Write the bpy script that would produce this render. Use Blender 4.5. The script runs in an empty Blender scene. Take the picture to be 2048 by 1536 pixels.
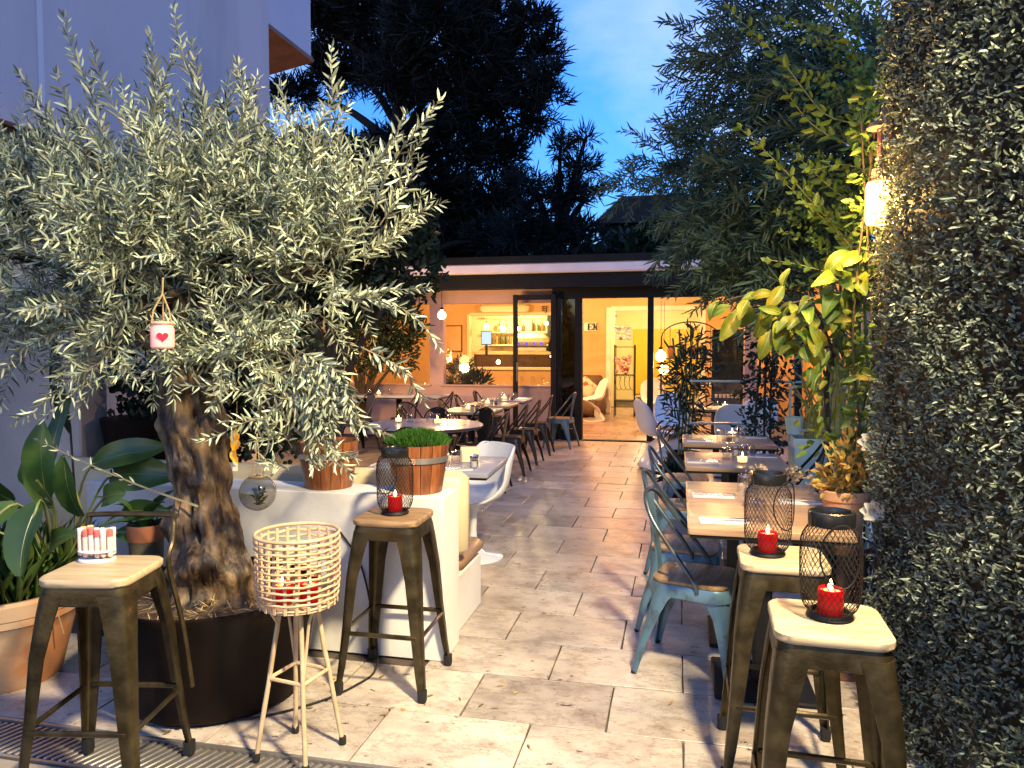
import bpy, math, random
import numpy as np
from mathutils import Vector, Matrix
R = math.radians
S = bpy.context.scene
C = S.collection
rng = random.Random(7)
nrg = np.random.default_rng(7)

# ---------------------------------------------------------------- camera
cd = bpy.data.cameras.new('camera'); cam = bpy.data.objects.new('camera', cd); C.objects.link(cam)
cam.location = (0, 0, 1.5)
cam.rotation_euler = (R(90) - math.atan(74 / 1500), 0, R(12.6))
cd.sensor_width = 36; cd.lens = 36 * 1500 / 2048; cd.clip_start = .05; cd.clip_end = 500
S.camera = cam
# ---------------------------------------------------------------- dusk sky, lights, exposure
SUN_EL, SUN_ROT = R(3.0), R(205)
w = bpy.data.worlds.new('World'); S.world = w; w.use_nodes = True
nt = w.node_tree; nt.nodes.clear()
def wn(t, **k):
    n = nt.nodes.new(t)
    for a, b in k.items(): setattr(n, a, b)
    return n
out = wn('ShaderNodeOutputWorld'); bg = wn('ShaderNodeBackground'); bg.inputs[1].default_value = SKY_STRENGTH = .10
sky = wn('ShaderNodeTexSky', sky_type='NISHITA', sun_disc=False, sun_elevation=SUN_EL, sun_rotation=SUN_ROT)
sky.air_density = 1.3; sky.dust_density = .6; sky.ozone_density = 4.0
tc = wn('ShaderNodeTexCoord'); mp = wn('ShaderNodeMapping'); mp.inputs['Scale'].default_value = (1.5, 1.5, 2.6)
mp.inputs['Location'].default_value = (4.1, 2.9, 2.2)
nz = wn('ShaderNodeTexNoise'); nz.inputs['Scale'].default_value = 1.7; nz.inputs['Detail'].default_value = 6; nz.inputs['Roughness'].default_value = .5
rp = wn('ShaderNodeValToRGB'); rp.color_ramp.elements[0].position = .46; rp.color_ramp.elements[1].position = .74
tint = wn('ShaderNodeMix', data_type='RGBA', blend_type='MULTIPLY'); tint.inputs[0].default_value = 1
SKY_TINT = (4.2, 6.8, 13.0, 1)
CLOUD = (8.8, 10.3, 12.4, 1)
tint.inputs[7].default_value = SKY_TINT
mx = wn('ShaderNodeMix', data_type='RGBA'); mx.inputs[7].default_value = CLOUD
for a, b in ((tc.outputs['Generated'], mp.inputs[0]), (mp.outputs[0], nz.inputs['Vector']), (nz.outputs['Fac'], rp.inputs[0]), (sky.outputs[0], tint.inputs[6]),
             (tint.outputs[2], mx.inputs[6]), (rp.outputs[0], mx.inputs[0]), (mx.outputs[2], bg.inputs[0]), (bg.outputs[0], out.inputs[0])):
    nt.links.new(a, b)
def light(kind, name, loc, power, col, size=.1, target=None, spot=None):
    d = bpy.data.lights.new(name, kind); d.energy = power; d.color = col
    if kind == 'AREA': d.shape = 'DISK'; d.size = size
    elif kind == 'SUN': d.angle = size
    else: d.shadow_soft_size = size
    if spot: d.spot_size = R(spot); d.spot_blend = .5
    o = bpy.data.objects.new(name, d); C.objects.link(o); o.location = loc
    if target: o.rotation_euler = (Vector(target) - Vector(loc)).to_track_quat('-Z', 'Y').to_euler()
    return o
s = light('SUN', 'sun', (0, 0, 20), .06, (1, .85, .8), R(12)); s.rotation_euler = (R(90) - SUN_EL - R(6), 0, -SUN_ROT + R(180))
# the entrance lamp over the photographer's shoulder that lights the near end of the terrace
light('AREA', 'entrance_lamp', (.90, .95, 3.65), 210, (1, .81, .50), .32, (-.9, 2.6, .2)).data.spread = R(105)
# ceiling lamps inside the restaurant
for q in ((-4.6, 14.6), (-2.0, 14.6), (.6, 14.6)):
    light('POINT', 'dining_room_lamp', (q[0], q[1], 2.25), 300, (1, .52, .18), .12)
light('POINT', 'bar_lamp', (-3.8, 17.9, 2.3), 220, (1, .72, .32), .1)
light('POINT', 'back_room_lamp', (-.5, 18.6, 2.4), 240, (1, .78, .42), .12)
light('AREA', 'doorway_lamp', (-.9, 12.6, 2.45), 70, (1, .42, .13), .5, (-.8, 11.0, 0))
vs = S.view_settings; vs.view_transform = 'Standard'; vs.look = 'None'; vs.exposure = 0; vs.gamma = 1; vs.use_curve_mapping = False
S.cycles.max_bounces = 8; S.cycles.transparent_max_bounces = 12; S.cycles.caustics_reflective = False; S.cycles.caustics_refractive = False
S.cycles.sample_clamp_indirect = 4; S.cycles.use_denoising = True

ORD = 'first second third fourth fifth sixth seventh eighth ninth tenth eleventh twelfth thirteenth fourteenth fifteenth sixteenth seventeenth eighteenth'.split()
# ---------------------------------------------------------------- mesh helpers
class MB:
    def __init__(s): s.v = []; s.f = []
    def add(s, v, f):
        o = len(s.v); s.v += [tuple(p) for p in v]; s.f += [tuple(i + o for i in q) for q in f]; return s
    def box(s, c, d, rz=0, ch=0.0, M=None):
        hx, hy, hz = d[0] / 2, d[1] / 2, d[2] / 2
        ch = min(ch, hx * .9, hy * .9, hz * .9)
        if ch <= 0:
            v = [(x, y, z) for z in (-hz, hz) for x, y in ((-hx, -hy), (hx, -hy), (hx, hy), (-hx, hy))]
            f = [(3, 2, 1, 0), (4, 5, 6, 7)] + [(i, (i + 1) % 4, 4 + (i + 1) % 4, 4 + i) for i in range(4)]
        else:
            rings = []
            for z, k in ((-hz, ch), (-hz + ch, 0), (hz - ch, 0), (hz, ch)):
                a, b, e = hx - k, hy - k, ch if k == 0 else ch * .5
                rings.append([(-a, -b + e, z), (-a + e, -b, z), (a - e, -b, z), (a, -b + e, z), (a, b - e, z), (a - e, b, z), (-a + e, b, z), (-a, b - e, z)])
            v, f = s.loftvf(rings)
        m = M if M is not None else Matrix.Translation(c) @ Matrix.Rotation(rz, 4, 'Z')
        return s.add([m @ Vector(p) for p in v], f)
    @staticmethod
    def loftvf(rings, closed=True, cap=True):
        n = len(rings[0]); v = [p for r in rings for p in r]; f = []
        for i in range(len(rings) - 1):
            for j in range(n if closed else n - 1):
                k = (j + 1) % n; f.append((i * n + j, i * n + k, (i + 1) * n + k, (i + 1) * n + j))
        if cap: f.append(tuple(range(n - 1, -1, -1))); f.append(tuple((len(rings) - 1) * n + j for j in range(n)))
        return v, f
    def loft(s, rings, closed=True, cap=True): return s.add(*s.loftvf(rings, closed, cap))
    def lathe(s, prof, n=24, c=(0, 0, 0), cap=True):
        rings = [[(c[0] + r * math.cos(2 * math.pi * j / n), c[1] + r * math.sin(2 * math.pi * j / n), c[2] + z) for j in range(n)] for r, z in prof]
        return s.loft(rings, True, cap)
    def tube(s, pts, r, n=8, cap=True, loop=False):
        pts = [Vector(p) for p in pts]; k = len(pts)
        rs = r if isinstance(r, (list, tuple)) else [r] * k
        rings = []; up = None
        for i, p in enumerate(pts):
            a = pts[(i - 1) % k] if (loop or i > 0) else p; b = pts[(i + 1) % k] if (loop or i < k - 1) else p
            t = (b - a).normalized() if (b - a).length > 1e-9 else Vector((0, 0, 1))
            if up is None: up = Vector((0, 0, 1)) if abs(t.z) < .9 else Vector((1, 0, 0))
            u = (up - t * up.dot(t))
            u = u.normalized() if u.length > 1e-6 else t.orthogonal().normalized()
            up = u; w_ = t.cross(u)
            rings.append([p + (u * math.cos(2 * math.pi * j / n) + w_ * math.sin(2 * math.pi * j / n)) * rs[i] for j in range(n)])
        if loop: rings.append(rings[0]); return s.loft(rings, True, False)
        return s.loft(rings, True, cap)
    def mesh(s, name, mat, smooth=38):
        me = bpy.data.meshes.new(name); me.from_pydata([tuple(p) for p in s.v], [], s.f); fin(me, mat, smooth); return me
    def build(s, name, mat, parent=None, loc=(0, 0, 0), smooth=38, rz=0):
        return obj(name, s.mesh(name, mat, smooth), parent, loc, rz)
def fin(me, mat, smooth=38):
    me.materials.append(mat)
    if smooth:
        me.polygons.foreach_set('use_smooth', [True] * len(me.polygons)); me.set_sharp_from_angle(angle=R(smooth))
    me.update()
def obj(name, me, parent=None, loc=(0, 0, 0), rz=0):
    o = bpy.data.objects.new(name, me); C.objects.link(o); o.location = loc; o.rotation_euler = (0, 0, rz)
    if parent: o.parent = parent
    return o
def tag(o, label, cat, group=None, kind=None):
    if label: o['label'] = label
    if cat: o['category'] = cat
    if group: o['group'] = group
    if kind: o['kind'] = kind
    return o
def thing(name, label, cat, loc=(0, 0, 0), rz=0, group=None):
    o = bpy.data.objects.new(name, None); C.objects.link(o); o.location = loc; o.rotation_euler = (0, 0, rz); o.empty_display_size = .1
    return tag(o, label, cat, group)
def dup(root, loc, rz=0, label=None, scale=1):
    r = root.copy(); C.objects.link(r); r.location = loc; r.rotation_euler = (0, 0, rz); r.scale = (scale,) * 3
    if label: r['label'] = label
    for ch in list(root.children):
        c = ch.copy(); C.objects.link(c); c.parent = r
        for g in ch.children:
            d = g.copy(); C.objects.link(d); d.parent = c
    return r
def struct(name, mb, mat, smooth=0, kind='structure'):
    o = mb.build(name, mat, smooth=smooth); o['kind'] = kind; return o
def catmull(pts, m=6):
    P = [np.array(p, float) for p in pts]; P = [2 * P[0] - P[1]] + P + [2 * P[-1] - P[-2]]; o = []
    for i in range(1, len(P) - 2):
        for t in np.linspace(0, 1, m, endpoint=False):
            a, b, c, d = P[i - 1:i + 3]
            o.append(.5 * (2 * b + (c - a) * t + (2 * a - 5 * b + 4 * c - d) * t * t + (3 * b - a - 3 * c + d) * t ** 3))
    o.append(P[-2]); return o
def rrect(a, b, r, n=4):
    p = []
    for cx, cy, s0 in ((a - r, b - r, 0), (-a + r, b - r, 90), (-a + r, -b + r, 180), (a - r, -b + r, 270)):
        for i in range(n + 1):
            t = R(s0 + 90 * i / n); p.append((cx + r * math.cos(t), cy + r * math.sin(t)))
    return p

# ---------------------------------------------------------------- materials
def mat(name, col, rough=.6, metal=0, col2=None, scale=8, detail=4, lo=.35, hi=.65, bump=0, bscale=None, stretch=None, spec=None, emit=None, estr=0,
        trans=0, ior=1.45, coat=0, rand=0, island=0, rvar=0, local=True, transl=0):
    m = bpy.data.materials.new(name); m.use_nodes = True; t = m.node_tree; N = t.nodes; b = N['Principled BSDF']; L = t.links.new
    def n(ty, **k):
        x = N.new(ty)
        for a, c in k.items(): setattr(x, a, c)
        return x
    b.inputs['Base Color'].default_value = (*col, 1); b.inputs['Roughness'].default_value = rough; b.inputs['Metallic'].default_value = metal
    b.inputs['IOR'].default_value = ior
    if spec is not None: b.inputs['Specular IOR Level'].default_value = spec
    if trans: b.inputs['Transmission Weight'].default_value = trans
    if coat: b.inputs['Coat Weight'].default_value = coat
    if emit: b.inputs['Emission Color'].default_value = (*emit, 1); b.inputs['Emission Strength'].default_value = estr
    cs = None
    co = n('ShaderNodeTexCoord'); vec = co.outputs['Object'] if local else n('ShaderNodeNewGeometry').outputs['Position']
    if stretch:
        mp = n('ShaderNodeMapping'); mp.inputs['Scale'].default_value = stretch; L(vec, mp.inputs[0]); vec = mp.outputs[0]
    if local:
        oi = n('ShaderNodeObjectInfo'); ad = n('ShaderNodeVectorMath', operation='ADD'); sc = n('ShaderNodeVectorMath', operation='SCALE')
        sc.inputs[0].default_value = (7.1, 3.3, 5.7); L(oi.outputs['Random'], sc.inputs['Scale']); L(vec, ad.inputs[0]); L(sc.outputs[0], ad.inputs[1]); vec = ad.outputs[0]
    if col2 is not None:
        z = n('ShaderNodeTexNoise'); z.inputs['Scale'].default_value = scale; z.inputs['Detail'].default_value = detail; L(vec, z.inputs['Vector'])
        rp = n('ShaderNodeValToRGB'); e = rp.color_ramp.elements
        e[0].position = lo; e[1].position = hi; e[0].color = (*col, 1); e[1].color = (*col2, 1); L(z.outputs['Fac'], rp.inputs[0]); cs = rp.outputs[0]
        if rvar:
            mr = n('ShaderNodeMapRange'); mr.inputs['To Min'].default_value = max(0, rough - rvar); mr.inputs['To Max'].default_value = min(1, rough + rvar)
            L(z.outputs['Fac'], mr.inputs[0]); L(mr.outputs[0], b.inputs['Roughness'])
    if rand or island:
        h = n('ShaderNodeHueSaturation'); src = n('ShaderNodeNewGeometry').outputs['Random Per Island'] if island else n('ShaderNodeObjectInfo').outputs['Random']
        mr = n('ShaderNodeMapRange'); k = rand or island; mr.inputs['To Min'].default_value = 1 - k; mr.inputs['To Max'].default_value = 1 + k; L(src, mr.inputs[0]); L(mr.outputs[0], h.inputs['Value'])
        if island:
            m2 = n('ShaderNodeMapRange'); m2.inputs['To Min'].default_value = .5 - k * .05; m2.inputs['To Max'].default_value = .5 + k * .05
            w_ = n('ShaderNodeMath', operation='FRACT'); mu = n('ShaderNodeMath', operation='MULTIPLY'); mu.inputs[1].default_value = 17.3
            L(src, mu.inputs[0]); L(mu.outputs[0], w_.inputs[0]); L(w_.outputs[0], m2.inputs[0]); L(m2.outputs[0], h.inputs['Hue'])
        h.inputs['Color'].default_value = (*col, 1)
        if cs: L(cs, h.inputs['Color'])
        cs = h.outputs[0]
    if cs: L(cs, b.inputs['Base Color'])
    if bump:
        z = n('ShaderNodeTexNoise'); z.inputs['Scale'].default_value = bscale or scale * 3; z.inputs['Detail'].default_value = 5; L(vec, z.inputs['Vector'])
        bu = n('ShaderNodeBump'); bu.inputs['Strength'].default_value = bump; bu.inputs['Distance'].default_value = .01; L(z.outputs['Fac'], bu.inputs['Height']); L(bu.outputs[0], b.inputs['Normal'])
    if transl:
        tr = n('ShaderNodeBsdfTranslucent'); ms = n('ShaderNodeMixShader'); ms.inputs[0].default_value = transl
        tr.inputs[0].default_value = (*col, 1)
        if cs: L(cs, tr.inputs[0])
        L(b.outputs[0], ms.inputs[1]); L(tr.outputs[0], ms.inputs[2]); L(ms.outputs[0], N['Material Output'].inputs[0])
    return m
def glow(name, col, st):
    m = bpy.data.materials.new(name); m.use_nodes = True; t = m.node_tree; t.nodes.remove(t.nodes['Principled BSDF'])
    e = t.nodes.new('ShaderNodeEmission'); e.inputs[0].default_value = (*col, 1); e.inputs[1].default_value = st; t.links.new(e.outputs[0], t.nodes['Material Output'].inputs[0]); return m
def pane_mat(name, tintc=(1, 1, 1), refl=1.0):
    m = bpy.data.materials.new(name); m.use_nodes = True; t = m.node_tree; t.nodes.remove(t.nodes['Principled BSDF'])
    a = t.nodes.new('ShaderNodeBsdfTransparent'); a.inputs[0].default_value = (*tintc, 1); g = t.nodes.new('ShaderNodeBsdfGlossy'); g.inputs['Roughness'].default_value = .03
    f0 = t.nodes.new('ShaderNodeLayerWeight'); f0.inputs[0].default_value = .5; f = t.nodes.new('ShaderNodeMath'); f.operation = 'POWER'; f.inputs[1].default_value = 3.5; t.links.new(f0.outputs['Facing'], f.inputs[0]); f1 = t.nodes.new('ShaderNodeMath'); f1.operation = 'MULTIPLY_ADD'; f1.inputs[1].default_value = .7; f1.inputs[2].default_value = .045; t.links.new(f.outputs[0], f1.inputs[0]); f = f1; x = t.nodes.new('ShaderNodeMixShader'); k = t.nodes.new('ShaderNodeMath'); k.operation = 'MULTIPLY'; k.inputs[1].default_value = refl
    L = t.links.new; L(f.outputs[0], k.inputs[0]); L(k.outputs[0], x.inputs[0]); L(a.outputs[0], x.inputs[1]); L(g.outputs[0], x.inputs[2]); L(x.outputs[0], t.nodes['Material Output'].inputs[0]); return m
def stone_mat():
    m = bpy.data.materials.new('travertine'); m.use_nodes = True; t = m.node_tree; N = t.nodes; b = N['Principled BSDF']; L = t.links.new
    pos = N.new('ShaderNodeNewGeometry').outputs['Position']; oi = N.new('ShaderNodeObjectInfo')
    sc = N.new('ShaderNodeVectorMath'); sc.operation = 'SCALE'; sc.inputs[0].default_value = (13, 7, 3); L(oi.outputs['Random'], sc.inputs['Scale'])
    ad = N.new('ShaderNodeVectorMath'); L(pos, ad.inputs[0]); L(sc.outputs[0], ad.inputs[1]); v = ad.outputs[0]
    def noise(s, d, st=None, r=.55):
        z = N.new('ShaderNodeTexNoise'); z.inputs['Scale'].default_value = s; z.inputs['Detail'].default_value = d; z.inputs['Roughness'].default_value = r
        if st:
            q = N.new('ShaderNodeMapping'); q.inputs['Scale'].default_value = st; L(v, q.inputs[0]); L(q.outputs[0], z.inputs['Vector'])
        else: L(v, z.inputs['Vector'])
        return z.outputs['Fac']
    def ramp(f, *st):
        r = N.new('ShaderNodeValToRGB'); e = r.color_ramp.elements
        while len(e) < len(st): e.new(.5)
        for i, (p, c) in enumerate(st): e[i].position = p; e[i].color = (*c, 1) if len(c) == 3 else c
        L(f, r.inputs[0]); return r.outputs[0]
    def mul(a, c, fac=1):
        x = N.new('ShaderNodeMix'); x.data_type = 'RGBA'; x.blend_type = 'MULTIPLY'; x.inputs[0].default_value = fac; L(a, x.inputs[6]); L(c, x.inputs[7]); return x.outputs[2]
    base = ramp(noise(5.5, 9, (1, 1.25, 1), .66), (.30, (.30, .24, .19)), (.44, (.45, .39, .32)), (.57, (.56, .50, .42)), (.74, (.40, .335, .27)))
    veins = ramp(noise(3.4, 9, (.8, 1.6, 1), .7), (.485, (1, 1, 1)), (.503, (.45, .38, .33)), (.52, (1, 1, 1)))
    pits = mul(ramp(noise(52, 4, (1, 1.3, 1), .6), (.29, (.22, .17, .15)), (.33, (1, 1, 1))), ramp(noise(12, 8, (1, 1.45, 1), .66), (.325, (.15, .11, .10)), (.355, (1, 1, 1))))
    grime = ramp(noise(1.3, 6), (.36, (.66, .64, .64)), (.62, (1.05, 1.03, 1.02)))
    c = mul(mul(mul(base, veins, .65), pits), grime)
    h = N.new('ShaderNodeHueSaturation'); mr = N.new('ShaderNodeMapRange'); mr.inputs['To Min'].default_value = .72; mr.inputs['To Max'].default_value = 1.12
    L(oi.outputs['Random'], mr.inputs[0]); L(mr.outputs[0], h.inputs['Value']); L(c, h.inputs['Color']); L(h.outputs[0], b.inputs['Base Color'])
    rr = N.new('ShaderNodeMapRange'); rr.inputs['To Min'].default_value = .16; rr.inputs['To Max'].default_value = .5; L(noise(7, 6), rr.inputs[0]); L(rr.outputs[0], b.inputs['Roughness'])
    bu = N.new('ShaderNodeBump'); bu.inputs['Strength'].default_value = .5; bu.inputs['Distance'].default_value = .008
    sm = N.new('ShaderNodeMath'); L(noise(12, 8, (1, 1.45, 1), .66), sm.inputs[0]); L(noise(6, 6), sm.inputs[1]); L(sm.outputs[0], bu.inputs['Height']); L(bu.outputs[0], b.inputs['Normal'])
    return m
M = {}
M['stone'] = stone_mat()
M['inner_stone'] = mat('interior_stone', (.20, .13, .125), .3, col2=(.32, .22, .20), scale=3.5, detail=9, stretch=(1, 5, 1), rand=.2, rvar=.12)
M['grout'] = mat('grout', (.045, .036, .03), .9, col2=(.09, .07, .055), scale=6)
M['plaster_white'] = mat('plaster_white', (.70, .68, .63), .7, col2=(.47, .43, .36), scale=2.6, detail=12, lo=.47, hi=.78, bump=.25, bscale=14)
M['lavender'] = mat('lavender_render', (.57, .53, .575), .85, col2=(.42, .39, .43), scale=1.1, detail=9, lo=.45, hi=.8, stretch=(1.6, 1.6, .35), bump=.2, bscale=60)
M['pale_blue'] = mat('pale_render', (.55, .55, .66), .85, col2=(.50, .50, .62), scale=1)
M['joint'] = mat('joint_white', (.66, .66, .72), .7)
M['taupe'] = mat('taupe_render', (.58, .50, .43), .85, col2=(.42, .36, .31), scale=1.6, detail=8, bump=.3, bscale=25)
M['terra_roof'] = mat('terracotta_eave', (.27, .14, .105), .8, col2=(.2, .1, .08), scale=6)
M['black'] = mat('black_metal', (.0045, .0045, .005), .6, col2=(.007, .007, .0075), scale=9, spec=.3)
M['black_gloss'] = mat('black_gloss', (.01, .01, .011), .22)
M['strip'] = mat('white_awning_box', (.86, .80, .80), .5, col2=(.72, .66, .7), scale=2)
M['pink'] = mat('pink_plaster', (.66, .44, .40), .8, col2=(.56, .36, .32), scale=1.4, detail=8, bump=.15, bscale=18)
M['orange'] = mat('orange_plaster', (.64, .42, .21), .75, col2=(.54, .33, .14), scale=1.1, detail=8, bump=.1, bscale=20)
M['cream'] = mat('cream_paint', (.78, .66, .42), .6)
M['white_paint'] = mat('white_paint', (.78, .74, .68), .5, col2=(.7, .66, .6), scale=3)
M['yellow'] = mat('yellow_paint', (.80, .52, .04), .6, col2=(.74, .46, .03), scale=2)
M['pale_yellow'] = mat('pale_yellow_paint', (.80, .68, .36), .7)
M['ceiling'] = mat('ceiling_paint', (.5, .42, .33), .8)
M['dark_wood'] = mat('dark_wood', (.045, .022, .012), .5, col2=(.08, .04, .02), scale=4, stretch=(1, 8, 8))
M['rust_metal'] = mat('bronze_painted_metal', (.036, .027, .012), .34, .6, col2=(.085, .064, .028), scale=15, detail=12, lo=.40, hi=.74, rvar=.2, bump=.1, bscale=60)
M['rubber'] = mat('black_rubber', (.01, .01, .01), .7)
M['seat_wood'] = mat('seat_wood', (.33, .21, .11), .45, col2=(.16, .09, .04), scale=6, detail=8, stretch=(1.1, 9, 9), lo=.38, hi=.72, bump=.12, bscale=12, rand=.12)
M['pale_wood'] = mat('bleached_seat_wood', (.52, .40, .24), .42, col2=(.34, .24, .13), scale=6, detail=8, stretch=(1.1, 9, 9), lo=.42, hi=.75, bump=.12, bscale=12, rand=.08)
M['table_wood'] = mat('table_wood', (.44, .29, .17), .32, col2=(.25, .15, .08), scale=4, detail=8, stretch=(1, 11, 11), lo=.35, hi=.7, bump=.06, bscale=10, rand=.08)
M['blue_metal'] = mat('distressed_blue_metal', (.085, .16, .215), .38, .35, col2=(.055, .075, .085), scale=13, detail=9, lo=.52, hi=.66, rvar=.1, bump=.08, bscale=40)
M['blue_rail'] = mat('worn_blue_grey_tube', (.085, .12, .15), .3, .6, col2=(.06, .055, .05), scale=16, detail=8, lo=.45, hi=.62)
M['chair_black'] = mat('dark_chair_metal', (.008, .007, .006), .4, .2, col2=(.018, .012, .009), scale=10, detail=6)
M['round_top'] = mat('grey_laminate', (.36, .38, .46), .25, col2=(.32, .32, .36), scale=3)
M['cream_vinyl'] = mat('cream_vinyl', (.58, .49, .30), .38, col2=(.52, .43, .26), scale=5, bump=.08, bscale=9)
M['brown_vinyl'] = mat('tan_vinyl', (.28, .17, .09), .4, col2=(.22, .13, .07), scale=6)
M['white_plastic'] = mat('white_plastic', (.78, .77, .74), .22, coat=.3)
M['wicker'] = mat('rattan_cane', (.56, .42, .25), .5, col2=(.42, .30, .16), scale=14, detail=5, island=.12, bump=.1, bscale=70)
M['pot_dark'] = mat('dark_brown_resin', (.006, .0035, .003), .5, col2=(.010, .006, .0045), scale=4, spec=.12, bump=.04, bscale=30)
M['terracotta'] = mat('terracotta', (.46, .19, .07), .85, col2=(.52, .35, .21), scale=4, detail=9, lo=.45, hi=.62, bump=.25, bscale=18)
M['terracotta2'] = mat('terracotta_small', (.48, .17, .07), .7, col2=(.38, .13, .05), scale=6)
M['olive_pot'] = mat('olive_glaze', (.10, .085, .045), .5, col2=(.07, .06, .03), scale=4)
M['soil'] = mat('soil', (.03, .02, .012), .95, col2=(.08, .05, .03), scale=30, bump=.8, bscale=40)
M['straw'] = mat('straw_mulch', (.40, .28, .13), .8, island=.4)
M['stave'] = mat('varnished_stave', (.28, .10, .035), .33, col2=(.15, .05, .018), scale=5, detail=7, stretch=(9, 9, 1), rand=.25, bump=.06)
M['steel'] = mat('galvanised_steel', (.62, .6, .55), .32, .85, col2=(.5, .48, .44), scale=12)
M['grass'] = mat('grass_tuft', (.05, .16, .015), .6, island=.35, transl=.25)
M['glass'] = mat('clear_glass', (.97, .98, 1), .02, trans=1, ior=1.42)
M['smoke_glass'] = pane_mat('smoky_thin_glass', (.72, .70, .64), 1.3)
M['tumbler'] = pane_mat('thin_glass', (.93, .93, .95), 1.5)
M['pane'] = pane_mat('window_glass', (.94, .95, .95), .9)
M['dark_pane'] = pane_mat('dark_window_glass', (.10, .12, .13), 1.6)
M['paper'] = mat('paper_napkin', (.72, .70, .68), .8)
M['cutlery'] = mat('cutlery_steel', (.6, .6, .62), .18, 1)
M['salt'] = mat('salt', (.75, .7, .6), .8)
M['pepper'] = mat('pepper', (.16, .09, .04), .8)
M['rope'] = mat('jute_rope', (.45, .33, .16), .9, col2=(.35, .24, .1), scale=60, bump=.5, bscale=150)
M['flame'] = glow('candle_flame', (1, .72, .25), 16)
M['warm_wax'] = mat('lit_wax', (.9, .75, .5), .5, emit=(1, .62, .22), estr=2.2)
M['red_glass'] = mat('lit_red_glass', (.55, .012, .02), .2, emit=(1, .012, .02), estr=.06, transl=.6)
M['red_core'] = mat('lit_red_wax', (.9, .15, .1), .4, emit=(1, .16, .05), estr=1.8)
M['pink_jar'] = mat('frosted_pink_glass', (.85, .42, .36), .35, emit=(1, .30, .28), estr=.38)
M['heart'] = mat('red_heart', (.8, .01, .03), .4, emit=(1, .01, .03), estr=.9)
M['bulb'] = glow('warm_bulb', (1, .62, .2), 30)
M['lamp_glass'] = glow('lit_lamp_glass', (1, .60, .18), 9)
M['screen'] = glow('lit_screen', (.65, .8, 1), 1.4)
M['led'] = glow('blue_led', (.15, .12, 1), 2)
M['bark'] = mat('olive_bark', (.022, .013, .007), .55, col2=(.30, .19, .09), scale=17, detail=14, lo=.45, hi=.74, stretch=(1, 1, .38), bump=1.0, bscale=38)
M['twig'] = mat('olive_twig', (.22, .19, .12), .8, col2=(.14, .11, .07), scale=20)
M['branch'] = mat('grey_brown_branch', (.06, .045, .03), .85, col2=(.03, .02, .013), scale=15, bump=.4)
M['olive_leaf'] = mat('olive_leaf', (.335, .385, .265), .42, island=.8, transl=.12)
M['bamboo_leaf'] = mat('bamboo_leaf', (.07, .125, .07), .5, island=.5, transl=.25)
M['privet_leaf'] = mat('privet_leaf', (.12, .20, .035), .45, island=.4, transl=.3)
M['lemon_leaf'] = mat('lemon_leaf', (.11, .18, .02), .5, col2=(.34, .27, .02), scale=9, detail=6, lo=.48, hi=.72, rand=.45, transl=.35)
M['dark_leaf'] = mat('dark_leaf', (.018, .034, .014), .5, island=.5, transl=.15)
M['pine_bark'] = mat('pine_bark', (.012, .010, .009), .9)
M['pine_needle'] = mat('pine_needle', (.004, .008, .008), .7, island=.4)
M['box_leaf'] = mat('boxwood_leaf', (.155, .185, .13), .36, island=.75, transl=.12)
M['big_leaf'] = mat('broad_leaf', (.045, .10, .022), .32, col2=(.075, .14, .03), scale=4, rand=.3, transl=.2)
M['blade'] = mat('blade_leaf', (.09, .15, .03), .45, island=.5, transl=.25)
M['dry_leaf'] = mat('dry_leaf', (.36, .24, .06), .6, island=.4, transl=.3)
M['dry_flower'] = mat('dried_flower', (.6, .46, .25), .7, island=.3, transl=.3)
M['white_petal'] = mat('white_petal', (.75, .72, .58), .5, transl=.3)
M['stem_green'] = mat('green_cane', (.18, .24, .06), .4, col2=(.28, .26, .10), scale=9)
M['teal'] = mat('pale_teal_paint', (.42, .60, .53), .4, col2=(.36, .53, .47), scale=3)
M['rail_metal'] = mat('grey_green_metal', (.35, .45, .44), .3, .6)
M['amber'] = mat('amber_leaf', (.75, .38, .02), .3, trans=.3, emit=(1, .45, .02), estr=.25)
M['vial'] = mat('frosted_vial', (.62, .57, .50), .3, col2=(.66, .45, .38), scale=18)
M['cap_pink'] = mat('coral_cap', (.80, .16, .14), .35); M['cap_orange'] = mat('peach_cap', (.85, .50, .26), .35); M['cap_white'] = mat('white_cap', (.84, .8, .74), .35)
M['cushion'] = mat('patterned_cushion', (.62, .48, .36), .8, col2=(.42, .06, .04), scale=9, lo=.55, hi=.6)
M['sofa'] = mat('brown_sofa', (.10, .06, .04), .7, col2=(.13, .08, .05), scale=5)
M['bottle'] = mat('green_bottle', (.05, .08, .02), .15, rand=.5); M['bottle_clear'] = mat('amber_bottle', (.30, .17, .05), .12, rand=.6)
M['tray'] = mat('clear_plastic_tray', (.8, .77, .7), .2)
M['flower_pink'] = mat('pink_blossom', (.6, .25, .25), .7, island=.4)
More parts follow.
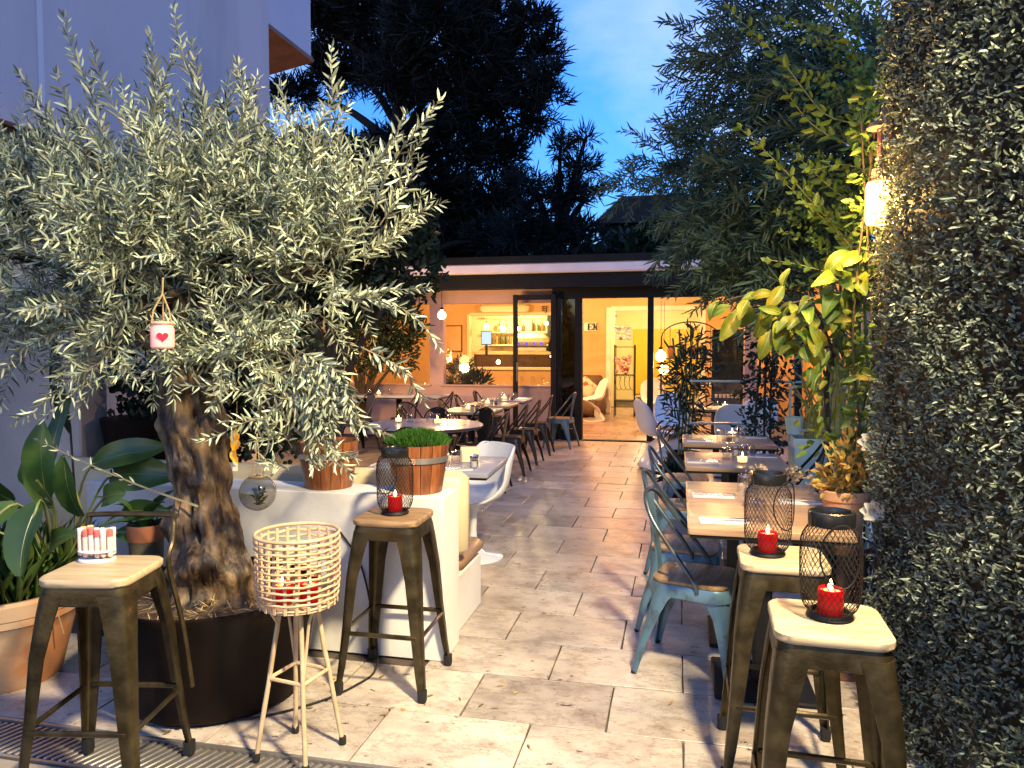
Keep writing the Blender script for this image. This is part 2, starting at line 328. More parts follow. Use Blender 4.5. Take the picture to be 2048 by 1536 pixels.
# ---------------------------------------------------------------- foliage helpers
def unit(a): return a / np.maximum(np.linalg.norm(a, axis=1, keepdims=True), 1e-9)
def leaf_arrays(P, D, ln, wd, fold=.25, curl=.15, up=None, wide=.45):
    """one folded leaf (six corners, two four-sided halves) per row of P along D"""
    n = len(P); D = unit(D); ln = np.broadcast_to(np.asarray(ln, float), (n,))[:, None]; wd = np.broadcast_to(np.asarray(wd, float), (n,))[:, None]
    U = nrg.normal(0, 1, (n, 3)) if up is None else np.asarray(up, float) + nrg.normal(0, .35, (n, 3))
    X = np.cross(D, U); X = unit(X); Nn = np.cross(X, D)
    b = P; t = P + D * ln - Nn * ln * curl
    a1 = P + D * ln * (wide - .17); a2 = P + D * ln * (wide + .25) - Nn * ln * curl * .4
    f = Nn * wd * fold
    V = np.stack([b, a1 - X * wd * .5 + f, a2 - X * wd * .42 + f, t, a2 + X * wd * .42 + f, a1 + X * wd * .5 + f], 1).reshape(-1, 3)
    return V
def mesh_np(name, V, F4, m, smooth=False):
    me = bpy.data.meshes.new(name); nf = len(F4)
    me.vertices.add(len(V)); me.vertices.foreach_set('co', np.ascontiguousarray(V, np.float32).ravel())
    me.loops.add(nf * 4); me.loops.foreach_set('vertex_index', np.ascontiguousarray(F4, np.int32).ravel())
    me.polygons.add(nf); me.polygons.foreach_set('loop_start', np.arange(0, nf * 4, 4, dtype=np.int32)); me.update(calc_edges=True)
    me.materials.append(m)
    if smooth: me.polygons.foreach_set('use_smooth', np.ones(nf, bool))
    return me
def leaf_faces(n):
    k = np.arange(n)[:, None] * 6; return np.concatenate([k + np.array([[0, 1, 2, 3]]), k + np.array([[0, 3, 4, 5]])], 0)
def leaves_mesh(name, P, D, ln, wd, m, **k):
    V = leaf_arrays(np.asarray(P, float), np.asarray(D, float), ln, wd, **k); return mesh_np(name, V, leaf_faces(len(V) // 6), m)
def twig_points(p0, d0, length, n, sag=.15, wob=.12):
    """curved path of n points"""
    pts = [np.array(p0, float)]; d = np.array(d0, float); d /= np.linalg.norm(d); st = length / (n - 1)
    for i in range(n - 1):
        pts.append(pts[-1] + d * st); d = d + nrg.normal(0, wob, 3) + np.array([0, 0, -sag]); d /= np.linalg.norm(d)
    return np.array(pts)
def leafy(paths, gap, ln, wd, spread=.9, jit=.25, pair=True, end=True, start=.12, thick=.0016):
    """leaves in pairs along every path; returns leaf positions, directions, lengths and the stem tubes"""
    P = []; D = []; Ls = []; stems = MB()
    for pts in paths:
        pts = np.asarray(pts); seg = np.linalg.norm(np.diff(pts, axis=0), axis=1); cum = np.concatenate([[0], np.cumsum(seg)]); tot = cum[-1]
        s_ = np.arange(start * tot, tot, gap); ax = np.array(nrg.normal(0, 1, 3))
        for k, q in enumerate(s_):
            i = min(np.searchsorted(cum, q, 'right') - 1, len(seg) - 1); t = pts[i + 1] - pts[i]; t = t / np.linalg.norm(t); p = pts[i] + t * (q - cum[i])
            x = np.cross(t, ax); x /= np.linalg.norm(x) + 1e-9; y = np.cross(t, x); an = k * 1.57 + nrg.normal(0, .3)
            o = x * math.cos(an) + y * math.sin(an); tp_ = 1 - .45 * (q / tot) ** 3
            for sgn in ((1, -1) if pair else (1,)):
                P.append(p); D.append(t * (1 - spread * .5) + o * sgn * spread * (.5 + .25 * nrg.random()) + nrg.normal(0, jit * .4, 3)); Ls.append(tp_)
        if end:
            for _ in range(2): P.append(pts[-1]); D.append(pts[-1] - pts[-2] + nrg.normal(0, .3, 3) * seg[-1]); Ls.append(.6)
        k = len(pts); stems.tube(pts, [thick * (1.25 - .9 * i / (k - 1)) for i in range(k)], 3, False)
    Ls = np.array(Ls); r = nrg.uniform(.72, 1.2, len(Ls))
    return np.array(P), np.array(D), ln * Ls * r, wd * np.sqrt(Ls * r), stems
def blob_points(lobes, n, shell=.35):
    """random points in ellipsoid lobes (x, y, z, r[, ky]) with the outward direction"""
    w_ = np.array([l[3] ** 2.4 for l in lobes]); idx = nrg.choice(len(lobes), n, p=w_ / w_.sum()); A = np.array([l[:4] for l in lobes])[idx]
    d = unit(nrg.normal(0, 1, (n, 3))); r = (shell + (1 - shell) * nrg.random(n)) ** .8
    return A[:, :3] + d * (A[:, 3] * r)[:, None], d
def big_leaf(parent, base, tip, width, m, up=(0, 0, 1), bend=.2, stalk=0, name='leaf', n=7, wave=.03, foldk=.18, rib=None):
    b = Vector(base); t = Vector(tip); ax = t - b; L = ax.length; d = ax.normalized(); x = d.cross(Vector(up))
    x = x.normalized() if x.length > .05 else d.orthogonal().normalized(); nn = x.cross(d).normalized(); V = []; F = []; ph = rng.uniform(0, 6)
    for i in range(n + 1):
        s_ = i / n; c = b + ax * s_ + nn * (bend * L * math.sin(math.pi * s_) * .6 - bend * L * s_ * s_ * .3); wv = width / 2 * (math.sin(math.pi * min(1, s_ * .93 + .035)) ** .75) * (1.12 - .24 * s_)
        for k in (-1, -.5, 0, .5, 1): V.append(c + x * wv * k + nn * (wv * foldk * abs(k) * 2 + wave * width * math.sin(s_ * 9 + ph + k * 2) * abs(k)))
    for i in range(n):
        for j in range(4): q = i * 5 + j; F.append((q, q + 1, q + 6, q + 5))
    me = bpy.data.meshes.new(name); me.from_pydata([tuple(v) for v in V], [], F); fin(me, m, 60); o = obj(name, me, parent)
    if rib: MB().tube([V[i * 5 + 2] + nn * .0015 for i in range(n)], [.0022 * (1.3 - i / n) for i in range(n)], 4).build('midrib', rib, o, smooth=60)
    return o
# ---------------------------------------------------------------- ground and paving
struct('ground', MB().box((0, 30, -.16), (140, 140, .2)), M['soil'])
fl = struct('terrace_floor', MB().box((0, 5.6, -.04), (12.8, 12.8, .06)), M['grout'])
PX, PY = .592, .4105
tm = []; tmi = []
for k in range(5):
    r_ = random.Random(k); a, b = PX / 2 - .0038, PY / 2 - .0038
    def edge(p, q, n=5): return [(p[0] + (q[0] - p[0]) * i / n, p[1] + (q[1] - p[1]) * i / n) for i in range(n)]
    pl = edge((-a, -b), (a, -b), 6) + edge((a, -b), (a, b), 4) + edge((a, b), (-a, b), 6) + edge((-a, b), (-a, -b), 4)
    pl = [(x + r_.uniform(-.0018, .0015) * (1 if x > 0 else -1), y + r_.uniform(-.0018, .0015) * (1 if y > 0 else -1)) for x, y in pl]
    mb = MB(); mb.loft([[(x, y, -.022) for x, y in pl], [(x, y, -.002) for x, y in pl], [(x * .993, y * .99, 0) for x, y in pl]], True, True)
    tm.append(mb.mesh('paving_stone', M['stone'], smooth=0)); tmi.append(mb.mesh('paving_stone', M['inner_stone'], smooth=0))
def tiles(parent, y0, rows, x0f, x1f, r0=0):
    for r_i in range(rows):
        y = y0 + (r_i + .5) * PY; off = 0 if (r_i + r0) % 2 == 0 else PX / 2
        x0, x1 = x0f(y), x1f(y); i0 = math.floor((x0 - off + .86 + PX / 2) / PX)
        i = i0
        while True:
            x = -.86 + off + (i + .5) * PX
            if x - PX / 2 > x1: break
            t = obj('paving_stone', tm[rng.randrange(5)], parent, (x, y, rng.uniform(-.0012, .0012)), math.pi * rng.randrange(2))
            t.rotation_euler = (rng.uniform(-.002, .002), rng.uniform(-.0016, .0016), t.rotation_euler[2]); i += 1
# drain runs across at y 2.21..2.45, stones before and after it
tiles(fl, 2.455 + .0, 1, lambda y: -3.2, lambda y: 1.0, 1)
tiles(fl, 2.866, 1, lambda y: -3.2, lambda y: 1.0, 0)
tiles(fl, 3.276, 21, lambda y: -1.2 if y < 4.2 else -2.9, lambda y: min(1.6, .45 * y - .5), 1)
tiles(fl, 1.79, 1, lambda y: -2.6, lambda y: .9, 0)
tiles(fl, 1.38, 1, lambda y: -2.2, lambda y: .9, 1)
dr = thing('floor_drain', 'long slotted grey metal drain channel set in the paving across the foreground', 'drain', (0, 2.332, 0))
MB().box((-1.0, -.118, -.003), (4.6, .014, .012)).box((-1.0, .108, -.003), (4.6, .014, .012)).build('frame', M['steel'], dr, smooth=0)
MB().box((-1.0, 0, -.03), (4.6, .21, .01)).build('channel', M['black'], dr, smooth=0)
bm_ = MB().box((0, 0, 0), (.017, .20, .012), rz=-.32, ch=.003).mesh('grate_bar', M['steel'])
for k in range(140):
    obj('grate_bar', bm_, dr, (-3.26 + k * .0325, -.005, -.006))

# ---------------------------------------------------------------- planter wall, bench, garden wall
pw = MB(); pw.box((-2.07, 3.475, .395), (1.98, .25, .79), rz=0, ch=.004)
tag(pw.build('planter_wall', M['plaster_white'], smooth=30), 'low white rendered planter wall behind the olive tree and the middle stool', 'wall')
bn = thing('bench', 'built-in white bench with cream padded back and tan seat behind the white wall', 'bench', (-2.43, 3.6, 0))
MB().box((0, .33, .15), (2.62, .5, .3), ch=.006).build('base', M['plaster_white'], bn)
MB().box((0, .14, .63), (2.72, .11, .44), ch=.035).build('backrest', M['cream_vinyl'], bn, smooth=50)
MB().box((0, .40, .345), (2.64, .46, .085), ch=.03).build('seat', M['brown_vinyl'], bn, smooth=50)
gw = MB(); gw.box((-5.6, 4.14, .95), (3.8, .24, 2.1), ch=.01)
tag(gw.build('garden_wall', M['taupe'], smooth=30), 'taupe rendered garden wall at the left edge behind the broad-leaved plant', 'wall')
# ---------------------------------------------------------------- neighbouring house on the left
hs = thing('neighbour_house', 'tall lavender grey house with white wall joints beside the terrace', 'house', (-4.66, 6, 0))
h = MB(); h.box((-2.5, -.9, 6.2), (5, 5.8, 6.2)).build('wall', M['lavender'], hs, smooth=0)
h = MB(); h.box((-2.3, -.9, 1.5), (4.2, 5.6, 3.0)).build('ground_floor_wall', M['taupe'], hs, smooth=0)
# roof slab under the overhang, dark
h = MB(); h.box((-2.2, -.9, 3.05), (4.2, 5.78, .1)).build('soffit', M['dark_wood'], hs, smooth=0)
MB().box((.004, -1.22, 6.3), (.012, .05, 6.0)).build('wall_joint', M['joint'], hs, smooth=0)
MB().box((.004, 0, 5.62), (.012, 4.0, .07)).build('wall_joint', M['joint'], hs, smooth=0)
h2 = thing('upper_house_block', 'pale blue grey upper block of the house with a terracotta eave below it', 'house', (-4.7, 8.05, 0))
MB().box((-.8, .53, 7.7), (1.6, 1.04, 4.9)).build('wall', M['pale_blue'], h2, smooth=0)
ev = MB(); ev.loft([[(-1.6, .0, 5.24), (.02, .0, 5.24), (.02, .0, 5.19), (-1.6, .0, 4.9)], [(-1.6, 1.08, 5.24), (.02, 1.08, 5.24), (.02, 1.08, 5.19), (-1.6, 1.08, 4.9)]]).build('eave', M['terra_roof'], h2, smooth=0)

# ---------------------------------------------------------------- restaurant pavilion
pv = thing('restaurant_pavilion', 'low restaurant pavilion with black beams, white fascia strip and glowing orange interior', 'building', (0, 12, 0))
def part(name, mk, c, d, p=pv, ch=0, smooth=0):
    return MB().box(c, d, ch=ch).build(name, M[mk], p, smooth=smooth)
# facade wall with two window openings (local y 0 is the front)
wy, wt = .08, .15
for x0, x1, z0, z1 in ((-7.4, -1.95, 0, .87), (-7.4, -6.09, .87, 2.22), (-4.10, -3.86, .87, 2.22), (-2.0, -1.95, .87, 2.22), (-7.4, -1.95, 2.22, 2.44)):
    part('facade_wall', 'pink', ((x0 + x1) / 2, wy, (z0 + z1) / 2), (x1 - x0, wt, z1 - z0))
for x0, x1 in ((-6.09, -4.10), (-3.86, -2.0)):
    wn_ = part('window', 'pink', ((x0 + x1) / 2, wy - .09, .862), (x1 - x0 + .06, .06, .022))
    MB().box(((x0 + x1) / 2, wy + .01, 1.545), (x1 - x0 - .004, .008, 1.344)).build('pane', M['pane'], wn_, smooth=0)
part('beam', 'black', (-2.4, -.15, 2.545), (10.6, .34, .22))
part('fascia_strip', 'strip', (-2.4, -.26, 2.735), (10.6, .30, .155), ch=.02)
part('roof_edge', 'black', (-2.4, -.20, 2.87), (10.8, .44, .11))
part('roof', 'black', (-2.4, 4.6, 2.86), (10.8, 9.2, .08))
part('ceiling', 'ceiling', (-2.4, 4.6, 2.62), (10.6, 9.0, .06))
part('lintel', 'black', (-.3, -.02, 2.36), (3.4, .16, .17))
fp = part('fixed_panel', 'black_gloss', (-1.905, 0, 1.15), (.09, .14, 2.28))
MB().box((-1.58, 0, 1.15), (.12, .16, 2.28), ch=.006).build('post', M['black'], fp, smooth=0)
MB().box((-1.75, 0, .09), (.22, .1, .18)).build('rail', M['black'], fp, smooth=0)
MB().box((-1.75, 0, 1.23), (.219, .02, 2.09)).build('pane', M['dark_pane'], fp, smooth=0)
part('mullion', 'black', (-.45, 0, 1.15), (.095, .12, 2.28), ch=.006)
part('threshold', 'black', (-1.0, 0, .008), (1.0, .12, .016))
part('end_post', 'black', (1.75, 0, 1.15), (.1, .12, 2.28))
gp = part('glass_panel', 'black', (.65, 0, .03), (2.1, .06, .06))
MB().box((.65, 0, 1.17), (2.1, .01, 2.2)).build('pane', M['pane'], gp, smooth=0)
dl = thing('glass_door', 'open black framed glass door leaf slid across the pink wall', 'door', (-2.27, 11.78, 0))
for nm, c, d in (('stile', (-.305, 0, 1.17), (.075, .05, 2.33)), ('stile', (.305, 0, 1.17), (.07, .05, 2.33)), ('top_rail', (0, 0, 2.29), (.535, .048, .08)), ('bottom_rail', (0, 0, .08), (.535, .048, .15))):
    MB().box(c, d, ch=.004).build(nm, M['black'], dl, smooth=0)
MB().box((0, 0, 1.2), (.54, .01, 2.1)).build('pane', M['pane'], dl, smooth=0)
MB().tube([(-.27, -.045, .95), (-.27, -.045, 1.25)], .011).build('handle', M['cutlery'], dl)
# interior floor, stones and walls
inf = part('interior_floor', 'grout', (-2.4, 4.6, -.035), (10.4, 9.2, .05)); inf['kind'] = 'structure'
tl = [obj('paving_stone', tmi[rng.randrange(5)], inf, (x, .12 + (r_ + .5) * PY, rng.uniform(-.001, .001))) for r_ in range(16) for x in np.arange(-1.9 + (r_ % 2) * PX / 2, .9, PX)]
def wallset(nm, mk, boxes):
    m = MB()
    for c, d in boxes: m.box(c, d)
    return m.build(nm, M[mk], pv, smooth=0)
wallset('back_wall', 'orange', [((-6.2, 5.07, 1.3), (2.78, .14, 2.6)), ((-3.81, 5.07, .515), (2.0, .14, 1.03)), ((-3.81, 5.07, 2.415), (2.0, .14, .37)), ((-2.215, 5.07, 1.3), (1.19, .14, 2.6)), ((-.535, 5.07, 2.5), (2.17, .14, .2)), ((1.6, 5.07, 1.3), (2.1, .14, 2.6))])
for sx_ in (-7.45, 2.7): wallset('side_wall', 'orange', [((sx_, 2.5, 1.3), (.14, 5.0, 2.6))])
wallset('bar_wall', 'cream', [((-3.8, 7.0, 1.3), (4.4, .1, 2.6)), ((-5.6, 6.0, 1.3), (.1, 1.9, 2.6)), ((-1.95, 7.2, 1.3), (.1, 4.1, 2.6))])
wallset('back_room_wall', 'pale_yellow', [((-.3, 9.1, 1.3), (3.4, .1, 2.6)), ((1.2, 7.2, 1.3), (.1, 3.9, 2.6)), ((-1.85, 7.2, 1.3), (.08, 3.9, 2.6))])
part('yellow_panel', 'yellow', (-.25, 9.02, 1.1), (2.0, .04, 1.78))
hf = MB()
for c, d in (((-4.84, 4.985, 1.63), (.07, .06, 1.28)), ((-2.78, 4.985, 1.63), (.07, .06, 1.28)), ((-3.81, 4.985, 2.265), (1.99, .06, .07)), ((-3.81, 4.985, 1.0), (1.99, .08, .07))): hf.box(c, d, ch=.008)
hf.build('hatch_frame', M['cream'], pv, smooth=0)
dfm = MB()
for c, d in (((-1.565, 4.98, 1.19), (.11, .09, 2.38)), ((.49, 4.98, 1.19), (.11, .09, 2.38)), ((-.5375, 4.98, 2.36), (1.945, .09, .11))): dfm.box(c, d, ch=.008)
dfm.build('door_frame', M['white_paint'], pv, smooth=0)
part('pink_pillar', 'pink', (1.14, 1.0, 1.3), (.2, .2, 2.6))
# bar shelves
for c, d in (((-3.8, 6.85, 1.875), (2.2, .2, .04)), ((-3.8, 6.85, 1.55), (2.2, .2, .04)), ((-4.0, 6.85, 1.9), (.04, .2, .70)), ((-3.25, 6.85, 1.9), (.04, .2, .70)), ((-3.8, 6.85, 2.25), (2.2, .2, .04))):
    part('bar_shelf', 'cream', c, d)
part('bar_counter', 'dark_wood', (-3.8, 6.1, .66), (2.3, .5, 1.32)); part('bar_top', 'cream', (-3.8, 6.1, 1.355), (2.4, .56, .07))
def text(s, name, mk, size, loc, parent, rot=(R(90), 0, 0), ext=.008, font_bold=0):
    cu = bpy.data.curves.new(name, 'FONT'); cu.body = s; cu.size = size; cu.extrude = ext; cu.align_x = 'CENTER'; cu.align_y = 'CENTER'; cu.offset = font_bold
    t = bpy.data.objects.new(name, cu); me = bpy.data.meshes.new_from_object(t); bpy.data.objects.remove(t); me.materials.clear(); me.materials.append(M[mk])
    o = bpy.data.objects.new(name, me); C.objects.link(o); o.location = loc; o.rotation_euler = rot
    if parent: o.parent = parent
    return o
sg = thing('wall_sign', 'white wall sign with black letters ending EN on the orange wall', 'sign', (-2.12, 16.97, 1.955))
MB().box((0, 0, 0), (.60, .03, .19), ch=.004).build('board', M['white_paint'], sg, smooth=0)
for nm_, bs in (('letter', [((.105, 0), (.042, .15)), ((.14, .066), (.11, .022)), ((.14, -.066), (.11, .022)), ((.13, 0), (.06, .02)), ((.192, .05), (.014, .05)), ((.192, -.05), (.014, .05)), ((.162, 0), (.012, .05))]), ('letter', [((.225, 0), (.03, .15)), ((.285, 0), (.02, .15)), ((.225, .07), (.05, .014)), ((.225, -.07), (.05, .014)), ((.285, .07), (.045, .014))]), ('letter', [((-.03, 0), (.04, .15)), ((-.03, .07), (.075, .014)), ((-.03, -.07), (.075, .014))])):
    m = MB()
    for c, d in bs: m.box((c[0], -.019 - .0007 * len(m.v) / 8, c[1]), (d[0], .008, d[1]))
    if len(bs) == 5: m.box((0, 0, 0), (.036, .008, .165), M=Matrix.Translation((.255, -.0245, 0)) @ Matrix.Rotation(R(-24), 4, 'Y'))
    m.build(nm_, M['black'], sg, smooth=0)
ej = text('EJ', 'wall_letters', 'dark_wood', .17, (-3.02, 16.95, 2.37), None, font_bold=.004); tag(ej, 'dark decorative letters EJ beside the air conditioner above the hatch', 'letters')
ac = thing('air_conditioner', 'cream wall air conditioner above the lit bar hatch', 'air conditioner', (-3.95, 16.88, 2.38))
MB().box((0, 0, 0), (1.15, .2, .2), ch=.05).build('body', M['cream'], ac); MB().box((0, -.1, -.06), (1.0, .012, .025)).build('vent', M['white_paint'], ac, smooth=0)
es = text('ESRY', 'shelf_letters', 'dark_wood', .13, (-2.98, 18.3, 1.46), None, ext=.02, font_bold=.005); tag(es, 'dark wooden letters ESRY standing under the bar shelves', 'letters')
# monitor, coffee machine, bottles on the bar
mo = thing('till_screen', 'bright till screen tilted at the left end of the bar', 'screen', (-4.62, 17.8, 1.55), .25)
MB().box((0, 0, .17), (.26, .03, .34), ch=.006).build('casing', M['black'], mo); MB().box((0, -.017, .17), (.23, .004, .3)).build('display', M['screen'], mo, smooth=0); MB().box((0, .02, -.12), (.06, .06, .26)).build('stand', M['black'], mo, smooth=0)
cm = thing('coffee_machine', 'cream coffee machine with blue lights on the bar counter', 'coffee machine', (-3.55, 18.1, 1.392))
MB().box((0, 0, .28), (.85, .4, .3), ch=.1).build('body', M['cream'], cm); MB().box((0, 0, .05), (.8, .38, .1), ch=.01).build('base', M['steel'], cm)
for q in (-.28, -.1, .1, .28): MB().lathe([(.03, 0), (.03, .06)], 10, (q, -.2, .16)).build('light', M['led'], cm)
bp = [(.0, 0), (.036, .002), (.036, .16), (.03, .19), (.013, .215), (.012, .27), (.014, .272), (.014, .29)]
bmesh1 = MB().lathe(bp, 10).mesh('bottle', M['bottle']); bmesh2 = MB().lathe(bp, 10).mesh('bottle', M['bottle_clear'])
for z in (1.572, 1.897):
    for i in range(17):
        if z > 1.7 and i % 4 == 0: continue
        x = -4.72 + i * .118
        if abs(x + 4.0) < .05 or abs(x + 3.25) < .05: continue
        o = obj('bottle', bmesh1 if rng.random() < .35 else bmesh2, None, (x + rng.uniform(-.015, .015), 18.84 + rng.uniform(-.03, .03), z)); o.scale = (1, 1, rng.uniform(.75, 1.1))
        nb = globals().setdefault('nb_', {}); nb[z] = nb.get(z, 0) + 1; tag(o, '%s bottle from the left on the %s lit shelf behind the bar' % (ORD[nb[z] - 1], 'lower' if z < 1.7 else 'upper'), 'bottle', 'bottles on the bar shelves')
def bulb(name, loc, r, label, grp, cord=0, power=0):
    t = thing(name, label, 'light bulb', loc, 0, grp)
    MB().lathe([(r * math.sin(a), -r * math.cos(a)) for a in np.linspace(.02, 2.75, 9)] + [(r * .3, r * 1.25)], 14).build('bulb', M['bulb'], t)
    MB().lathe([(r * .36, r * 1.2), (r * .36, r * 1.75), (.004, r * 1.9)], 10).build('socket', M['black'], t)
    if cord: MB().tube([(0, 0, r * 1.9), (0, 0, cord)], .004, 5).build('cord', M['black'], t)
    if power: l = light('POINT', 'bulb_light', (0, -r * .0, 0), power, (1, .55, .2), r); l.parent = t; l.location = (0, 0, -r * 1.6)
bulb('pendant_bulb', (-4.5, 17.35, 1.98), .07, 'round glowing pendant bulb left in the bar hatch', None, .6)
bulb('pendant_bulb', (-3.05, 17.35, 2.05), .045, 'small glowing pendant bulb right in the bar hatch', None, .5)
bulb('pendant_bulb', (-3.75, 17.5, 1.93), .05, 'glowing pendant bulb in the middle of the bar hatch', None, .6)
bulb('pendant_bulb', (-4.2, 17.3, 1.14), .05, 'low amber bulb at the bottom of the bar hatch', None, .12)
bulb('globe_bulb', (-.3, 12.35, 1.35), .085, 'upper of two round globe bulbs by the black door mullion', None, .9, 25)
bulb('globe_bulb', (-.25, 12.5, 1.13), .08, 'lower of two round globe bulbs by the black door mullion', None, 1.1)
bulb('garden_bulb', (-4.45, 8.9, 1.22), .10, 'large glowing globe bulb among leaves left of the pink wall', None, .35, 130)
bulb('garden_bulb', (-4.58, 9.6, 1.38), .07, 'smaller glowing bulb behind the large one left of the pink wall', None, .35, 70)
bulb('garden_bulb', (-3.3, 10.2, 1.95), .06, 'glowing bulb hanging behind the tips of the olive branches', None, .4, 75)
bulb('pendant_bulb', (-2.95, 17.5, 1.28), .04, 'glowing bulb low at the right side of the bar hatch', None, .1)
# sofa, cushions, etagere, racks and cabinet inside
sf = thing('sofa', 'brown upholstered sofa below the wall sign inside', 'sofa', (-2.2, 16.3, 0))
MB().box((0, 0, .22), (1.15, .75, .42), ch=.06).build('seat', M['sofa'], sf, smooth=50); MB().box((0, .32, .55), (1.15, .2, .65), ch=.08).build('backrest', M['sofa'], sf, smooth=50); MB().box((.55, -.05, .36), (.16, .8, .55), ch=.06).build('armrest', M['sofa'], sf, smooth=50)
for (x, y, z, a, lb) in ((-1.93, 15.95, .62, .7, 'patterned red and cream cushion leaning on the sofa arm'), (-2.25, 16.3, .66, -.5, 'plain tan cushion against the sofa back')):
    m = MB(); m.loft([[(p[0] * k, d, p[1] * k) for p in rrect(.2, .2, .05)] for d, k in ((-.06, .55), (-.05, .85), (0, 1.0), (.05, .85), (.06, .55))])
    o = m.build('cushion', M['cushion'] if 'red' in lb else M['brown_vinyl'], None, (x, y, z), 60); o.rotation_euler = (R(-22), a, .25); tag(o, lb, 'cushion')
def iron_rack(nm, lb, loc, w_, d_, h_, shelves, arch=True):
    t = thing(nm, lb, 'rack', loc)
    for sx in (-1, 1):
        for sy in (-1, 1): MB().tube([(sx * w_ / 2, sy * d_ / 2, 0), (sx * w_ / 2, sy * d_ / 2, h_ * .86)], .011, 6).build('post', M['black'], t)
    for z in shelves: MB().box((0, 0, z), (w_, d_, .018)).build('shelf', M['black'], t, smooth=0)
    if arch:
        a = [(w_ / 2 * math.cos(q), d_ / 2, h_ * .86 + h_ * .14 * math.sin(q)) for q in np.linspace(0, math.pi, 13)]
        m = MB().tube(a, .011, 6)
        for q in (3, 6, 9): m.tube([(a[q][0], d_ / 2, h_ * .55), a[q]], .007, 5)
        m.build('arch', M['black'], t)
    m = MB()
    for k in range(4):
        c0 = (-w_ * .36 + k * w_ * .24, d_ / 2, h_ * .42); m.tube([(c0[0] + .09 * w_ * (1 + .4 * q) * math.cos(q * 1.5), c0[1], c0[2] + .1 * (1 + .3 * q) * math.sin(q * 1.5)) for q in np.linspace(0, 3.6, 14)], .006, 5)
    m.build('scrollwork', M['black'], t); return t
iron_rack('iron_etagere', 'narrow black iron etagere with pink flowers inside the doorway', (-1.15, 16.3, 0), .42, .35, 1.8, (.35, .9, 1.5), False)
iron_rack('bakers_rack', 'arched black iron rack with scrolls and pots to the right of the globe bulbs', (.18, 13.6, 0), 1.0, .4, 1.95, (.3, .85, 1.3))
m = MB()
for k in range(30):
    m.lathe([(.0, -.03), (.045, -.01), (.045, .02), (.01, .04)], 7, (-1.2 + rng.uniform(-.16, .16), 16.25 + rng.uniform(-.1, .1), 1.78 + rng.uniform(-.12, .16)))
tag(m.build('flower_bunch', M['pale_blue'], None), 'bunch of pale blue flowers on top of the black iron etagere', 'flowers')
m = MB()
for k in range(26):
    p = (-1.2 + rng.uniform(-.16, .16), 16.25 + rng.uniform(-.12, .1), 1.1 + rng.uniform(-.16, .2)); m.lathe([(.0, -.04), (.05, -.01), (.05, .03), (.01, .05)], 7, p)
tag(m.build('flower_bunch', M['flower_pink'], None), 'bunch of pink flowers on the black iron etagere', 'flowers')
for i, x in enumerate((-.15, .02, .22, .4)):
    o = MB().lathe([(.05, 0), (.075, .12), (.06, .2), (.05, .22)], 12).build('rack_pot', M['bottle'] if i % 2 else M['terracotta2'], None, (x, 13.6, 1.31)); tag(o, ['first', 'second', 'third', 'fourth'][i] + ' pot from the left on the arched black iron rack', 'pot')
cb = thing('dark_cabinet', 'tall dark cabinet with open shelf beside the pink pillar', 'cabinet', (.82, 13.3, 0))
MB().box((0, .15, .9), (.56, .3, 1.8), ch=.01).build('carcass', M['black_gloss'], cb, smooth=0); MB().box((0, -.02, 1.5), (.5, .05, .4)).build('upper_door', M['black'], cb, smooth=0); MB().box((0, -.06, .62), (.56, .18, .03)).build('shelf', M['black'], cb, smooth=0)
for i in range(7):
    tag(MB().lathe([(.022, 0), (.03, .06), (.028, .06)], 8).build('cup', M['cream'], None, (.62 + i * .065, 13.24, .636)), '%s small cream cup from the left in the row on the dark cabinet shelf' % ORD[i], 'cup', 'cups on the cabinet shelf')
pic = thing('picture', 'small orange framed picture on the wall left of the bar hatch', 'picture', (-5.2, 16.97, 1.7)); MB().box((0, 0, 0), (.42, .03, .62), ch=.004).build('frame', M['dark_wood'], pic); MB().box((0, -.017, 0), (.37, .006, .57)).build('print', M['orange'], pic, smooth=0)
# neighbouring roof far behind
nr = thing('far_house', 'dark roofed house just visible above the pavilion', 'house', (-.3, 26, 0))
MB().box((0, 1.5, 2.8), (4.4, 4, 5.6)).build('wall', M['pine_bark'], nr, smooth=0); MB().loft([[(-2.6, -.8, 5.6), (2.9, -.8, 5.6), (2.9, 4, 5.6), (-2.6, 4, 5.6)], [(-1.7, .4, 6.7), (2.2, .4, 6.7), (2.2, 2.6, 6.7), (-1.7, 2.6, 6.7)]]).build('roof', M['pot_dark'], nr, smooth=0)
